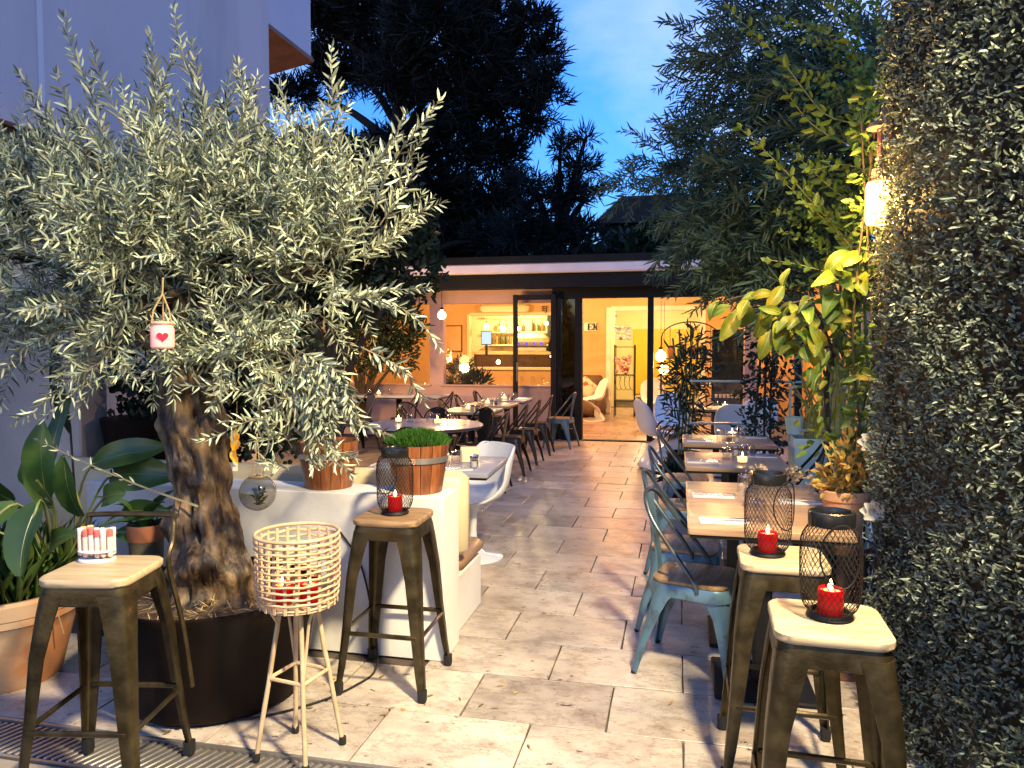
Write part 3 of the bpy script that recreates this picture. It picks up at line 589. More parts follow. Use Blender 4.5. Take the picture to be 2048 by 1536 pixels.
# ---------------------------------------------------------------- stools
def leg_ring(a, w_, z, t=.007, n=4):
    # L-shaped sheet leg with a rounded outer corner at (a, a)
    r = w_ * .45; o = [(a - w_, a)] + [(a - r + r * math.sin(q), a - r + r * math.cos(q)) for q in np.linspace(0, math.pi / 2, n)] + [(a, a - w_)]
    i = [(a - t, a - w_)] + [(a - r + (r - t) * math.cos(q), a - r + (r - t) * math.sin(q)) for q in np.linspace(0, math.pi / 2, n)] + [(a - w_, a - t)]
    return [(x, y, z) for x, y in o + i]
def make_stool(label, loc, rz, wood, back=False, grp=None):
    t = thing('bar_stool', label, 'stool', loc, rz, grp); sw = .149; H = .755
    m = MB(); m.loft([[(x, y, z) for x, y in rrect(sw - k, sw - k, .05, 5)] for z, k in ((H - .028, .004), (H - .022, .0), (H - .006, 0), (H - .001, .004), (H, .012))])
    m.build('seat', M[wood], t, smooth=40)
    m = MB(); out_ = rrect(.140, .140, .045, 5)
    m.loft([[(x * k, y * k, z) for x, y in out_] for k, z in ((1.0, H - .029), (1.035, H - .05), (1.05, H - .085), (1.02, H - .09), (1.0, H - .05), (.9, H - .032))], True, False).build('apron', M['rust_metal'], t, smooth=40)
    for k in range(4):
        m = MB(); rings = []
        for z, a, w_ in ((H - .055, .1455, .088), (H - .12, .154, .078), (.50, .168, .06), (.30, .180, .047), (.12, .194, .036), (.035, .203, .029)): rings.append(leg_ring(a, w_, z))
        lg = m.loft(rings).build('leg', M['rust_metal'], t, smooth=40, rz=k * math.pi / 2)
        MB().loft([[(x, y, z) for x, y in [(a_ + .19, b_ + .19) for a_, b_ in rrect(q, q, q * .6, 3)]] for z, q in ((0, .016), (.012, .019), (.05, .019))]).build('foot', M['rubber'], lg)
        MB().box((0, .177, .265), (.33, .014, .02), ch=.005).build('brace', M['rust_metal'], t, rz=k * math.pi / 2)
    if back:
        p = catmull([(-.200, .2, .25), (-.178, .18, .5), (-.158, .13, H - .03), (-.160, .158, H + .05), (-.155, .18, H + .12), (-.135, .182, H + .138), (.135, .182, H + .138), (.155, .18, H + .12), (.160, .158, H + .05), (.158, .13, H - .03), (.178, .18, .5), (.200, .2, .25)], 5)
        MB().tube(p, .0098, 8).build('back_rail', M['rust_metal'], t)
    return t
st1 = make_stool('bar stool with metal back rail and pale wooden seat carrying the vial rack', (-1.90, 2.15, 0), R(11), 'pale_wood', True, 'bar stools')
st2 = make_stool('bar stool with brown wooden seat in front of the white wall', (-1.24, 3.13, 0), R(1), 'seat_wood', False, 'bar stools')
st3 = make_stool('bar stool beside the first wooden table, half hidden by the nearer stool', (.365, 2.80, 0), R(-1), 'pale_wood', False, 'bar stools')
st4 = make_stool('bar stool nearest the camera in the lower right by the hedge', (.405, 2.17, 0), R(-2), 'pale_wood', False, 'bar stools')
# ---------------------------------------------------------------- lanterns and candles
def make_lantern(label, loc, rz):
    t = thing('wire_lantern', label, 'lantern', loc, rz, 'wire lanterns on the stools')
    prof = catmull([(.05, .014), (.068, .03), (.0795, .065), (.081, .12), (.081, .19), (.077, .225), (.062, .252), (.056, .262)], 4)
    m = MB(); n = 34
    for sgn in (-1, 1):
        for k in range(n):
            m.tube([(r * math.cos(2 * math.pi * k / n + sgn * (z - .014) * 7.5), r * math.sin(2 * math.pi * k / n + sgn * (z - .014) * 7.5), z) for r, z in prof], .0009, 3, False)
    m.build('cage', M['black'], t, smooth=60)
    MB().lathe([(.053, .255), (.061, .258), (.062, .288), (.060, .295), (.053, .297), (.050, .29), (.050, .258)], 28, cap=False).build('collar', M['black_gloss'], t)
    MB().lathe([(.0, .001), (.056, .001), (.062, .006), (.056, .018), (.05, .018), (.045, .008), (0, .008)], 28, cap=False).build('base', M['black'], t)
    c = [(.052 * math.sin(a), -.083 - .004 * math.sin(a / 2), .19 + .085 * math.cos(a)) for a in np.linspace(0, 2 * math.pi, 28)[:-1]]
    c = [(x, -math.sqrt(max(.0001, .087 ** 2 - x * x)), z) for x, y, z in c]
    MB().tube(c, .0024, 6, loop=True).build('handle', M['black'], t)
    return t
def red_candle(label, loc, s=1, power=1.3):
    t = thing('red_candle', label, 'candle', loc, rng.uniform(0, 6), None)
    MB().lathe([(.0, .001), (.031 * s, .001), (.034 * s, .01), (.034 * s, .072), (.031 * s, .072), (.030 * s, .06), (.0, .06)], 20, cap=False).build('glass', M['red_glass'], t)
    MB().lathe([(.0, .0601), (.0295 * s, .0601), (.0295 * s, .064), (0, .066)], 16, cap=False).build('wax', M['red_core'], t)
    MB().lathe([(.0005, .066), (.007, .074), (.0065, .082), (.0005, .1)], 8).build('flame', M['flame'], t)
    if power: l = light('POINT', 'candle_light', (0, 0, .085), power, (1, .3, .12), .008); l.parent = t
    return t
make_lantern('black wire mesh lantern on the stool in front of the white wall', (-1.235, 3.13, .755), R(-10)); red_candle('lit red candle in the lantern on the middle stool', (-1.235, 3.13, .765), .95)
make_lantern('black wire mesh lantern on the stool beside the first wooden table', (.315, 2.80, .755), R(42)); red_candle('lit red candle in the lantern beside the first wooden table', (.315, 2.795, .765), 1)
make_lantern('black wire mesh lantern on the nearest stool in front of the hedge', (.412, 2.18, .755), R(8)); red_candle('lit red candle in the lantern on the nearest stool', (.412, 2.175, .765), 1)
# ---------------------------------------------------------------- vial rack on the left stool
vr = thing('vial_rack', 'oval clear plastic rack on the left stool seat', 'rack', (-1.975, 2.205, .756), R(15))
ov = lambda k, z: [(.062 * k * math.cos(a), .040 * k * math.sin(a), z) for a in np.linspace(0, 2 * math.pi, 25)[:-1]]
MB().loft([ov(1, 0), ov(1.03, .006), ov(1.0, .01)]).build('base', M['tray'], vr); MB().loft([ov(1.0, .034), ov(1.03, .037), ov(1.0, .04)]).build('upper_plate', M['tray'], vr)
vcap = {'cap_white': 'white', 'cap_pink': 'coral', 'cap_orange': 'peach'}
vm = MB().lathe([(.002, 0), (.0095, .006), (.0095, .078), (.008, .08)], 12).mesh('tube', M['vial'])
cmesh = {k: MB().lathe([(.0098, .074), (.0104, .075), (.0104, .096), (.0085, .098)], 12).mesh('cap', M[k]) for k in vcap}
vcols = ['cap_white', 'cap_orange', 'cap_pink', 'cap_orange', 'cap_pink', 'cap_white', 'cap_pink', 'cap_white', 'cap_white', 'cap_orange', 'cap_pink', 'cap_white']
for i in range(12):
    row = i % 2; x = -.05 + (i // 2) * .020; y = -.017 + row * .034
    if abs(x) > .045: y *= .62
    ca, sa = math.cos(R(15)), math.sin(R(15))
    v = thing('vial', 'frosted vial with %s cap, %s from left in the %s row of the rack' % (vcap[vcols[i]], ORD[i // 2], ('front', 'back')[row]), 'vial', (-1.975 + x * ca - y * sa, 2.205 + x * sa + y * ca, .767 + rng.uniform(0, .012)), rng.random(), 'vials in the rack')
    obj('tube', vm, v); obj('cap', cmesh[vcols[i]], v)
# ---------------------------------------------------------------- wicker basket stand
wb = thing('wicker_stand', 'round open wicker basket on tall cane legs beside the olive pot', 'basket stand', (-1.355, 2.47, 0), R(35))
prof = [.135, .143, .147, .149, .150, .150, .150, .149, .149, .149, .149]
for i, r in enumerate(prof):
    z = .575 + i * .0225
    MB().tube([(r * math.cos(a) + rng.uniform(-.001, .001), r * math.sin(a) + rng.uniform(-.001, .001), z + .0025 * math.sin(a * 9 + i * math.pi)) for a in np.linspace(0, 2 * math.pi, 37)[:-1]], .0043 if i < 10 else .006, 6, loop=True).build('hoop', M['wicker'], wb, smooth=60)
MB().tube([(.149 * math.cos(a), .149 * math.sin(a), .823) for a in np.linspace(0, 2 * math.pi, 37)[:-1]], .0065, 6, loop=True).build('rim', M['wicker'], wb, smooth=60)
ml = MB()
for k in range(3): ml.tube([(.13 * math.cos(a + k * math.pi / 3), .13 * math.sin(a + k * math.pi / 3), .57) for a in (0, math.pi)], .006, 6)
ml.lathe([(.0, .562), (.135, .564), (.135, .568), (0, .568)], 24, cap=False); ml.build('basket_floor', M['wicker'], wb)
sk = MB().box((.142, 0, .69), (.0035, .011, .25), ch=.001).mesh('stake', M['wicker'])
for k in range(22): obj('stake', sk, wb, (0, 0, 0), k * 2 * math.pi / 22)
for k in range(4):
    a = k * math.pi / 2; top = Vector((.062 * math.cos(a), .062 * math.sin(a), .565)); ft = Vector((.155 * math.cos(a), .155 * math.sin(a), .0))
    lg = MB().tube([top.lerp(ft, q) + Vector((rng.uniform(-.0015, .0015), rng.uniform(-.0015, .0015), 0)) for q in np.linspace(0, .985, 7)], [.0085, .0088, .009, .0085, .0092, .0086, .009], 8).build('leg', M['wicker'], wb, smooth=60)
    MB().lathe([(.012, 0), (.014, .004), (.0135, .03), (.010, .032)], 10, (ft.x, ft.y, 0)).build('foot', M['rubber'], lg)
    p = top.lerp(ft, .47); q = Vector((.105 * math.cos(a + math.pi / 2), .105 * math.sin(a + math.pi / 2), p.z + .0))
    MB().tube([p, Vector((-p.y, p.x, p.z))], .0072, 7).build('brace', M['wicker'], wb)
    MB().tube([(.11 * math.cos(a + .35), .11 * math.sin(a + .35), .56)] + [top.lerp(ft, t_) * (1 + .0) + Vector((.035 * (1 - t_ * 2) * math.cos(a + 1.4), .035 * (1 - t_ * 2) * math.sin(a + 1.4), 0)) for t_ in (.1, .25)] + [top.lerp(ft, .5)], .0055, 6).build('cane_bow', M['wicker'], wb, smooth=60)
red_candle('lit red candle inside the wicker basket, left one', (-1.40, 2.44, .57), 1.1, 1.2); red_candle('lit red candle inside the wicker basket, right one', (-1.31, 2.47, .57), 1.0, 1.2)
# cable
cab = MB().tube([tuple(p) for p in catmull([(-2.2, 2.66, .008), (-1.75, 2.62, .008), (-1.5, 2.8, .008), (-1.38, 3.02, .008), (-1.36, 3.2, .02), (-1.42, 3.3, .2), (-1.5, 3.34, .45), (-1.62, 3.345, .62)], 8)], .005, 6).build('power_cable', M['rubber'])
tag(cab, 'black power cable running over the paving and up the white wall', 'cable')
# ---------------------------------------------------------------- pots on the left
op = thing('olive_planter', 'huge dark brown pot holding the olive tree', 'pot', (-1.97, 2.87, 0))
MB().lathe([(.34, 0), (.365, .02), (.40, .2), (.43, .40), (.445, .42), (.45, .46), (.435, .465), (.42, .455), (.41, .40)], 48, cap=False).build('pot', M['pot_dark'], op)
m = MB(); rr = [0, .1, .2, .3, .37, .415]
m.loft([[(r * math.cos(a), r * math.sin(a), .405 + .03 * (1 - r / .42) + rng.uniform(-.01, .012)) for a in np.linspace(0, 2 * math.pi, 31)[:-1]] for r in reversed(rr[1:])], True, True).build('soil', M['soil'], op)
m = MB()
for k in range(420):
    r, a = .39 * math.sqrt(rng.random()), rng.uniform(0, 6.28); p = Vector((r * math.cos(a), r * math.sin(a), .43 + .03 * (1 - r / .42) + rng.uniform(0, .015))); d = Vector((rng.gauss(0, 1), rng.gauss(0, 1), rng.gauss(0, .35))).normalized() * rng.uniform(.015, .04)
    n_ = d.cross(Vector((0, 0, 1))).normalized() * .0022; m.add([p - d, p + n_, p + d, p - n_], [(0, 1, 2, 3)])
o = m.build('straw', M['straw'], op); o['kind'] = 'stuff'
tp = thing('terracotta_pot', 'large weathered terracotta pot at the left edge', 'pot', (-2.97, 2.77, 0))
MB().lathe([(.20, 0), (.215, .02), (.27, .25), (.285, .30), (.292, .305), (.294, .335), (.30, .34), (.305, .40), (.295, .415), (.27, .412), (.265, .36)], 40, cap=False).build('pot', M['terracotta'], tp); MB().lathe([(0.0, .36), (.27, .36)], 30, cap=False).build('soil', M['soil'], tp)
sp = thing('flower_pot', 'small orange flower pot with dark lower half behind the left stool', 'pot', (-2.36, 2.93, .33))
MB().lathe([(.062, .0), (.072, .24), (.075, .30)], 24, cap=False).build('pot', M['olive_pot'], sp); MB().lathe([(.0755, .295), (.079, .30), (.082, .36), (.08, .37), (.074, .368), (.072, .31)], 24, cap=False).build('rim', M['terracotta2'], sp); MB().lathe([(0, .345), (.073, .345)], 20, cap=False).build('soil', M['soil'], sp)
ps = thing('plant_stand', 'low dark stand under the small orange flower pot', 'stand', (-2.36, 2.93, 0)); MB().lathe([(.1, .31), (.1, .328)], 20).build('top', M['pot_dark'], ps); MB().lathe([(.07, 0), (.03, .04), (.03, .31)], 14).build('column', M['pot_dark'], ps)
bpot = thing('black_tub', 'big black tub with a pale rim band behind the white wall', 'pot', (-3.42, 4.3, .42)); MB().lathe([(.20, 0), (.26, .42), (.29, .62)], 32).build('pot', M['pot_dark'], bpot); MB().lathe([(.266, .425), (.271, .428), (.272, .442), (.268, .445)], 32, cap=False).build('rim_band', M['steel'], bpot)
# ---------------------------------------------------------------- wooden barrels with grass
def barrel(label, loc, grass):
    t = thing('barrel_planter', label, 'planter', loc, rng.random()); n = 16
    prof = [(.118, .0), (.128, .06), (.138, .12), (.147, .19), (.152, .235)]
    for k in range(n):
        a0, a1 = (k + .03) * 2 * math.pi / n, (k + .97) * 2 * math.pi / n; rings = []
        for r, z in prof: rings.append([((r + (0 if q else -.012)) * math.cos(a), (r + (0 if q else -.012)) * math.sin(a), z) for a, q in ((a0, 1), ((a0 + a1) / 2, 1), (a1, 1), (a1, 0), (a0, 0))])
        MB().loft(rings).build('stave', M['stave'], t, smooth=0)
    for z, r in ((.165, .1455),): MB().lathe([(r + .0005, z - .014), (r + .003, z - .014), (r + .0055, z + .014), (r + .002, z + .014)], 40, cap=False).build('hoop', M['steel'], t)
    MB().lathe([(0, .215), (.142, .215)], 24, cap=False).build('soil', M['soil'], t)
    if grass:
        n_ = 2600; r = .145 * np.sqrt(nrg.random(n_)); a = nrg.random(n_) * 6.283; b = np.stack([r * np.cos(a), r * np.sin(a), .225 + .045 * (1 - (r / .145) ** 2)], 1); d = np.stack([nrg.normal(0, .3, n_) + b[:, 0] * 2.5, nrg.normal(0, .3, n_) + b[:, 1] * 2.5, np.ones(n_)], 1)
        g = bpy.data.objects.new('grass', leaves_mesh('grass', b, d, .045 * nrg.uniform(.7, 1.2, n_), .0022, M['grass'])); C.objects.link(g)
        g.parent = t; g['kind'] = 'stuff'
# ---------------------------------------------------------------- chairs
def make_cafe_chair(name, label, metal, tube, seatm, splat=.09, panel=False, grp=None):
    """stamped metal cafe chair facing +y"""
    t = thing(name, label, 'chair', (0, 0, 0), 0, grp); hz = .445
    sh = [(x * (1 - .10 * (y < 0)), y, 0) for x, y in rrect(.178, .175, .07, 5)]
    if seatm: MB().loft([[(x * k, y * k, z) for x, y, _ in sh] for z, k in ((hz - .018, .985), (hz - .012, 1), (hz - .003, 1), (hz, .97))]).build('seat', seatm, t)
    else: MB().loft([[(x * k, y * k, z) for x, y, _ in sh] for z, k in ((hz - .018, 1.0), (hz - .006, 1), (hz - .001, .96), (hz - .006, .6))]).build('seat', metal, t)
    MB().loft([[(x * k, y * k, z) for x, y, _ in sh] for k, z in ((1.0, hz - .019), (1.03, hz - .03), (1.05, hz - .075), (1.02, hz - .078), (1.0, hz - .035), (.9, hz - .021))], True, False).build('seat_frame', metal, t)
    for sx in (-1, 1):
        for sy in (-1, 1):
            rings = []
            for z, ax, ay, w_ in ((hz - .045, .170, .168, .125), (hz - .09, .176, .172, .085), (hz - .15, .182, .178, .06), (.15, .198, .196 if sy > 0 else .22, .042), (0.006, .208, .205 if sy > 0 else .245, .026)):
                th = .005; r = w_ * .5
                o_ = [(ax - w_, ay)] + [(ax - r + r * math.sin(q), ay - r + r * math.cos(q)) for q in np.linspace(0, math.pi / 2, 4)] + [(ax, ay - w_)]
                i_ = [(ax - th, ay - w_)] + [(ax - r + (r - th) * math.cos(q), ay - r + (r - th) * math.sin(q)) for q in np.linspace(0, math.pi / 2, 4)] + [(ax - w_, ay - th)]
                ring = [(x * sx, y * sy, z) for x, y in o_ + i_]; rings.append(ring if sx * sy > 0 else ring[::-1])
            lg = MB().loft(rings).build('leg', metal, t)
            MB().lathe([(.012, 0), (.014, .012)], 8, (.198 * sx, (.195 if sy > 0 else .235) * sy, 0)).build('foot', M['rubber'], lg)
    hp = catmull([(.176, .045, hz - .04), (.180, .03, hz + .01), (.172, -.07, hz + .14), (.150, -.165, hz + .26), (.10, -.215, hz + .345), (0, -.235, hz + .378), (-.10, -.215, hz + .345), (-.150, -.165, hz + .26), (-.172, -.07, hz + .14), (-.180, .03, hz + .01), (-.176, .045, hz - .04)], 4)
    MB().tube(hp, .0105, 8).build('back_hoop', tube, t, smooth=60)
    s0, s1 = splat, splat * .72
    MB().loft([[(x, y, z) for x, y in ((-w_, y0), (0, y0 - .012), (w_, y0), (w_, y0 + .006), (0, y0 - .006), (-w_, y0 + .006))] for z, y0, w_ in ((hz - .03, -.172, s1), (hz + .1, -.185, s1 * 1.05), (hz + .25, -.21, s0 * .95), (hz + .365, -.232, s0))]).build('backrest', panel or metal, t)
    return t
def lab(t, l): t['label'] = l; return t
bc = make_cafe_chair('cafe_chair', 'worn blue metal cafe chair with wooden seat nearest the camera', M['blue_metal'], M['blue_rail'], M['seat_wood'], .05, False, 'blue metal chairs along the right tables')
bc.location = (.085, 3.56, 0); bc.rotation_euler = (0, 0, R(-90 - 14))
for i, (x, y, a, l) in enumerate(((.045, 4.12, -95, 'worn blue metal cafe chair, second from the camera beside the double table'), (.035, 5.16, -92, 'worn blue metal cafe chair at the second table with candle'), (.06, 6.25, -88, 'worn blue metal cafe chair at the third, farthest wooden table'))):
    dup(bc, (x, y, 0), R(a), l)
dup(bc, (-1.74, 11.1, 0), R(78), 'blue metal cafe chair standing in front of the dark glass door panel')
kc = make_cafe_chair('cafe_chair', 'dark metal cafe chair with its back to the camera at the round table', M['chair_black'], M['chair_black'], None, .085, False, 'dark metal cafe chairs')
kc.location = (-2.24, 6.16, 0); kc.rotation_euler = (0, 0, R(4))
for x, y, a, l in ((-2.62, 7.75, 183, 'dark metal cafe chair on the far side of the round table, turned towards it'), (-2.18, 7.85, 160, 'dark metal cafe chair between the round table and the first far table'),
    (-1.98, 7.62, 92, 'dark metal cafe chair nearest in the row along the walkway'), (-1.98, 8.66, 90, 'dark metal cafe chair second in the row along the walkway'), (-1.98, 9.5, 88, 'dark metal cafe chair third in the row along the walkway'), (-1.97, 10.35, 91, 'dark metal cafe chair farthest in the row along the walkway'),
    (-2.87, 9.45, -90, 'dark metal cafe chair nearest on the wall side of the long table row'), (-2.90, 10.3, -86, 'dark metal cafe chair middle of the wall side of the long table row'), (-2.86, 11.15, -92, 'dark metal cafe chair farthest on the wall side of the long table row'),
    (-4.0, 10.5, 120, 'dark metal cafe chair beside the table along the pink wall, left one'), (-3.55, 10.75, 112, 'dark metal cafe chair beside the table along the pink wall, right one'), (-4.5, 10.0, 150, 'dark metal cafe chair half hidden by olive leaves near the wall table'),
    (.80, 5.735, 86, 'dark cafe chair with hoop back between the second and third tables, before the teal planter'), (1.16, 3.95, 96, 'dark cafe chair on the right beside the lemon tree and the double table')):
    dup(kc, (x, y, 0), R(a), l)
wc = make_cafe_chair('cafe_chair', 'dark metal cafe chair with orange lit wooden back near the round table', M['chair_black'], M['chair_black'], None, .085, M['stave'], 'dark metal cafe chairs')
wc.location = (-3.1, 8.6, 0); wc.rotation_euler = (0, 0, R(-120))
dup(wc, (-2.95, 8.3, 0), R(-75), 'dark metal cafe chair with wooden back at the first table of the long row')
# moulded white chairs
def shell(name, prof, parent, m, nx=14, th=.012):
    """prof rows: (y, z, half width, edge lift forward/up, lift z)"""
    P = catmull(prof, 5); V = []; F = []
    for y, z, hw, ly, lz in P:
        for j in range(nx + 1):
            k = -1 + 2 * j / nx; e = abs(k) ** 2.4; V.append((hw * math.sin(k * math.pi / 2 * .92) / math.sin(math.pi / 2 * .92), y + ly * e, z + lz * e))
    for i in range(len(P) - 1):
        for j in range(nx): q = i * (nx + 1) + j; F.append((q, q + 1, q + nx + 2, q + nx + 1))
    me = bpy.data.meshes.new(name); me.from_pydata(V, [], F); fin(me, m, 70); o = obj(name, me, parent)
    md = o.modifiers.new('thickness', 'SOLIDIFY'); md.thickness = th; md.offset = 0; return o
def s_chair(label, loc, rz, grp='white moulded chairs by the far right table'):
    t = thing('moulded_chair', label, 'chair', loc, rz, grp)
    shell('shell', [(.17, .006, .20, -.05, 0), (-.02, .01, .245, -.06, 0), (-.2, .03, .24, .05, 0), (-.205, .10, .20, .1, 0), (-.06, .25, .17, -.03, 0), (.1, .36, .19, -.04, 0), (.2, .425, .225, -.03, -.01), (.17, .445, .235, 0, .0), (0, .425, .24, 0, .05), (-.14, .43, .24, .03, .09), (-.21, .52, .24, .08, .05), (-.24, .65, .235, .07, 0), (-.275, .78, .20, .05, 0), (-.29, .84, .13, .03, -.01), (-.294, .862, .06, .01, -.003)], t, M['white_plastic'])
    return t
pa = s_chair('white moulded chair nearest the walkway beside the doorway', (-.24, 9.3, 0), R(-62))
for x, y, a, l in ((-.06, 10.5, -165, 'pale moulded chair behind the potted bamboo, back towards the door'), (.66, 8.95, -12, 'white moulded chair with greenish light behind the lower rail'), (.98, 10.3, 10, 'white moulded chair half hidden behind the climbing plant')): dup(pa, (x, y, 0), R(a), l)
dup(pa, (-1.72, 15.2, 0), R(115), 'white moulded chair inside in front of the sofa'); dup(pa, (-.62, 16.1, 0), R(40), 'moulded chair in warm light inside the doorway'); dup(pa, (-.45, 14.6, 0), R(-160), 'moulded chair inside just left of the mullion')
tc_ = thing('swivel_chair', 'white shell chair on a round pedestal foot at the table behind the bench', 'chair', (-1.43, 5.12, 0), R(142))
shell('shell', [(.21, .40, .16, -.05, -.01), (.17, .425, .2, 0, 0), (.05, .41, .225, 0, .035), (-.1, .415, .235, .03, .11), (-.19, .47, .24, .09, .16), (-.225, .56, .235, .11, .12), (-.25, .68, .215, .08, .06), (-.27, .76, .19, .05, .03), (-.28, .80, .15, .03, -.01)], tc_, M['white_plastic'])
MB().lathe([(.215, 0), (.21, .008), (.09, .03), (.035, .08), (.025, .2), (.03, .33), (.075, .40)], 32).build('pedestal', M['white_plastic'], tc_, smooth=60)
# ---------------------------------------------------------------- tables
def make_table(label, loc, w_, d_, top, rz=0, h=.75, grp=None):
    t = thing('cafe_table', label, 'table', loc, rz, grp)
    MB().loft([[(x, y, z) for x, y in rrect(w_ / 2 - k, d_ / 2 - k, .012, 2)] for z, k in ((h - .028, .002), (h - .024, 0), (h - .002, 0), (h, .002))]).build('tabletop', M[top], t)
    MB().box((0, 0, h - .036), (w_ * .97, d_ * .97, .014)).build('edge_frame', M['black'], t, smooth=0)
    MB().box((0, 0, (h - .04) / 2 + .01), (.075, .075, h - .06), ch=.008).build('column', M['black'], t)
    MB().box((0, 0, .012), (.42, .42, .02), ch=.006).build('base', M['black'], t)
    return t
make_table('near half of the double wooden table on the right', (.37, 3.44, 0), .66, .55, 'table_wood'); make_table('far half of the double wooden table on the right', (.37, 4.005, 0), .66, .57, 'table_wood')
make_table('second square wooden table on the right with a lit candle', (.36, 5.16, 0), .64, .70, 'table_wood'); make_table('third square wooden table on the right beside the potted bamboo', (.38, 6.28, 0), .70, .64, 'table_wood')
make_table('wooden table between the white moulded chairs by the door', (.45, 9.6, 0), .62, .62, 'table_wood')
make_table('pale table behind the bench with tumblers and spice jars', (-1.52, 4.60, 0), .80, .70, 'round_top', R(3))
for y, l in ((8.62, 'first table of the far row along the walkway'), (9.55, 'second table of the far row along the walkway'), (10.5, 'third table of the far row along the walkway')): make_table(l, (-2.42, y, 0), .62, .70, 'round_top' if y > 10 else 'pale_wood')
make_table('far table with candles against the pink wall', (-4.3, 11.1, 0), 1.6, .7, 'round_top')
rt_ = thing('round_table', 'round grey table with tumblers and candles among dark chairs', 'table', (-2.43, 6.92, 0)); MB().lathe([(0, .722), (.575, .722), (.582, .728), (.582, .744), (.576, .75), (0, .75)], 56, cap=False).build('tabletop', M['round_top'], rt_); MB().lathe([(.583, .727), (.585, .73), (.585, .742), (.583, .745)], 56, cap=False).build('edge_band', M['dark_wood'], rt_); MB().lathe([(.05, .02), (.045, .3), (.05, .72)], 16).build('column', M['black'], rt_); MB().lathe([(.3, 0), (.3, .015), (.08, .04)], 24).build('base', M['black'], rt_)
for y, l in ((12.7, 'inside window table with glasses behind the right window, left one'), (13.6, 'inside table with glasses deeper behind the right window')): make_table(l, (-3.6 if y < 13 else -2.9, y + .2, 0), 1.0, .6, 'pale_wood')
# ---------------------------------------------------------------- tableware
gm = MB().lathe([(.0, .092), (.028, .092), (.034, .088), (.0365, .045), (.0385, .0), (.036, .0), (.034, .045), (.031, .083), (.0, .085)], 20, cap=False).mesh('tumbler', M['tumbler'])
def tumbler(lb, x, y, z=.751, grp='upturned tumblers'): return tag(obj('tumbler', gm, None, (x, y, z), rng.random() * 6), lb, 'glass', grp)
jg = MB().lathe([(.0, .002), (.022, .0), (.024, .004), (.024, .06), (.0215, .06), (.0215, .005), (0, .005)], 16, cap=False).mesh('jar', M['tumbler']); jl = MB().lathe([(.0, .075), (.02, .075), (.025, .072), (.025, .06), (0, .06)], 16, cap=False).mesh('lid', M['cutlery'])
js = MB().lathe([(.0205, .006), (.0205, .042)], 14).mesh('filling', M['salt']); jp = MB().lathe([(.0205, .006), (.0205, .04)], 14).mesh('filling', M['pepper'])
def shaker(lb, x, y, salt, z=.751):
    t = thing('spice_jar', lb, 'jar', (x, y, z), 0, 'salt and pepper jars'); obj('jar', jg, t); obj('lid', jl, t); obj('filling', js if salt else jp, t)
cgl = MB().lathe([(.0, .001), (.03, .001), (.034, .008), (.036, .062), (.0335, .062), (.031, .012), (0, .01)], 18, cap=False).mesh('glass', M['tumbler']); cwx = MB().lathe([(0, .0105), (.0305, .0125), (.032, .044), (0, .044)], 16, cap=False).mesh('wax', M['warm_wax']); cfl = MB().lathe([(.0005, .044), (.006, .052), (.005, .062), (.0005, .078)], 8).mesh('flame', M['flame'])
def candle(lb, x, y, z=.751, power=.35):
    t = thing('candle', lb, 'candle', (x, y, z), 0, 'lit candles on the tables'); obj('glass', cgl, t); obj('wax', cwx, t); obj('flame', cfl, t)
    if power: l = light('POINT', 'candle_light', (0, 0, .075), power, (1, .55, .2), .01); l.parent = t
fkm = MB().box((0, -.03, .0), (.008, .12, .003)).box((0, .045, 0), (.02, .03, .003))
for k in range(4): fkm.box((-.0085 + k * .0057, .085, 0), (.003, .05, .0025))
fkm = fkm.mesh('fork', M['cutlery'], 0); knm = MB().box((0, -.05, 0), (.011, .09, .005)).loft([[(-.008, y, -.001), (.008 * k, y, -.001), (.008 * k, y, .001), (-.008, y, .001)] for y, k in ((-.005, 1), (.07, 1.1), (.115, -.4))]).mesh('knife', M['cutlery'], 0)
npm = MB().box((0, 0, 0), (.105, .20, .004)).box((.004, .002, .004), (.1, .196, .003)).mesh('napkin', M['paper'], 0)
def setting(lb, x, y, rz, z=.753):
    tag(obj('napkin', npm, None, (x, y, z), rz), 'folded paper napkin ' + lb, 'napkin', 'folded napkins')
    c, s_ = math.cos(rz), math.sin(rz)
    tag(obj('fork', fkm, None, (x - .02 * c, y - .02 * s_, z + .008), rz), 'fork on the napkin ' + lb, 'fork', 'forks on napkins'); tag(obj('knife', knm, None, (x + .022 * c, y + .022 * s_, z + .008), rz), 'knife on the napkin ' + lb, 'knife', 'knives on napkins')
setting('at the near edge of the double table', .19, 3.31, R(-86)); setting('on the far half of the double table', .17, 3.87, R(-88)); setting('on the right end of the double table', .58, 3.80, R(-90))
setting('at the left of the second table', .15, 5.0, R(-88)); setting('at the right of the second table', .55, 5.34, R(-92)); setting('at the left of the third table', .16, 6.12, R(-90)); setting('at the right of the third table', .60, 6.45, R(-88))
tumbler('tumbler behind the lantern, left one of the near double table', .335, 3.66); tumbler('tumbler behind the lantern on the near half, lower one', .335, 3.36); tumbler('tumbler at the far edge of the double table, left one', .335, 4.02); tumbler('tumbler at the far edge of the double table, right one', .40, 4.16)
tumbler('tumbler left of the candle on the second table', .32, 5.12); tumbler('tumbler right of the candle on the second table', .47, 5.28); candle('lit candle on the second wooden table', .40, 5.0, power=.5)
shaker('salt jar on the second wooden table', .38, 5.33, True); shaker('pepper jar on the second wooden table', .435, 5.34, False)
tumbler('tumbler left on the third wooden table', .33, 6.2); tumbler('tumbler right on the third wooden table', .50, 6.42); candle('lit candle on the third wooden table', .43, 6.44, power=.4); shaker('salt jar on the third wooden table', .44, 6.10, True); shaker('pepper jar on the third wooden table', .385, 6.09, False)
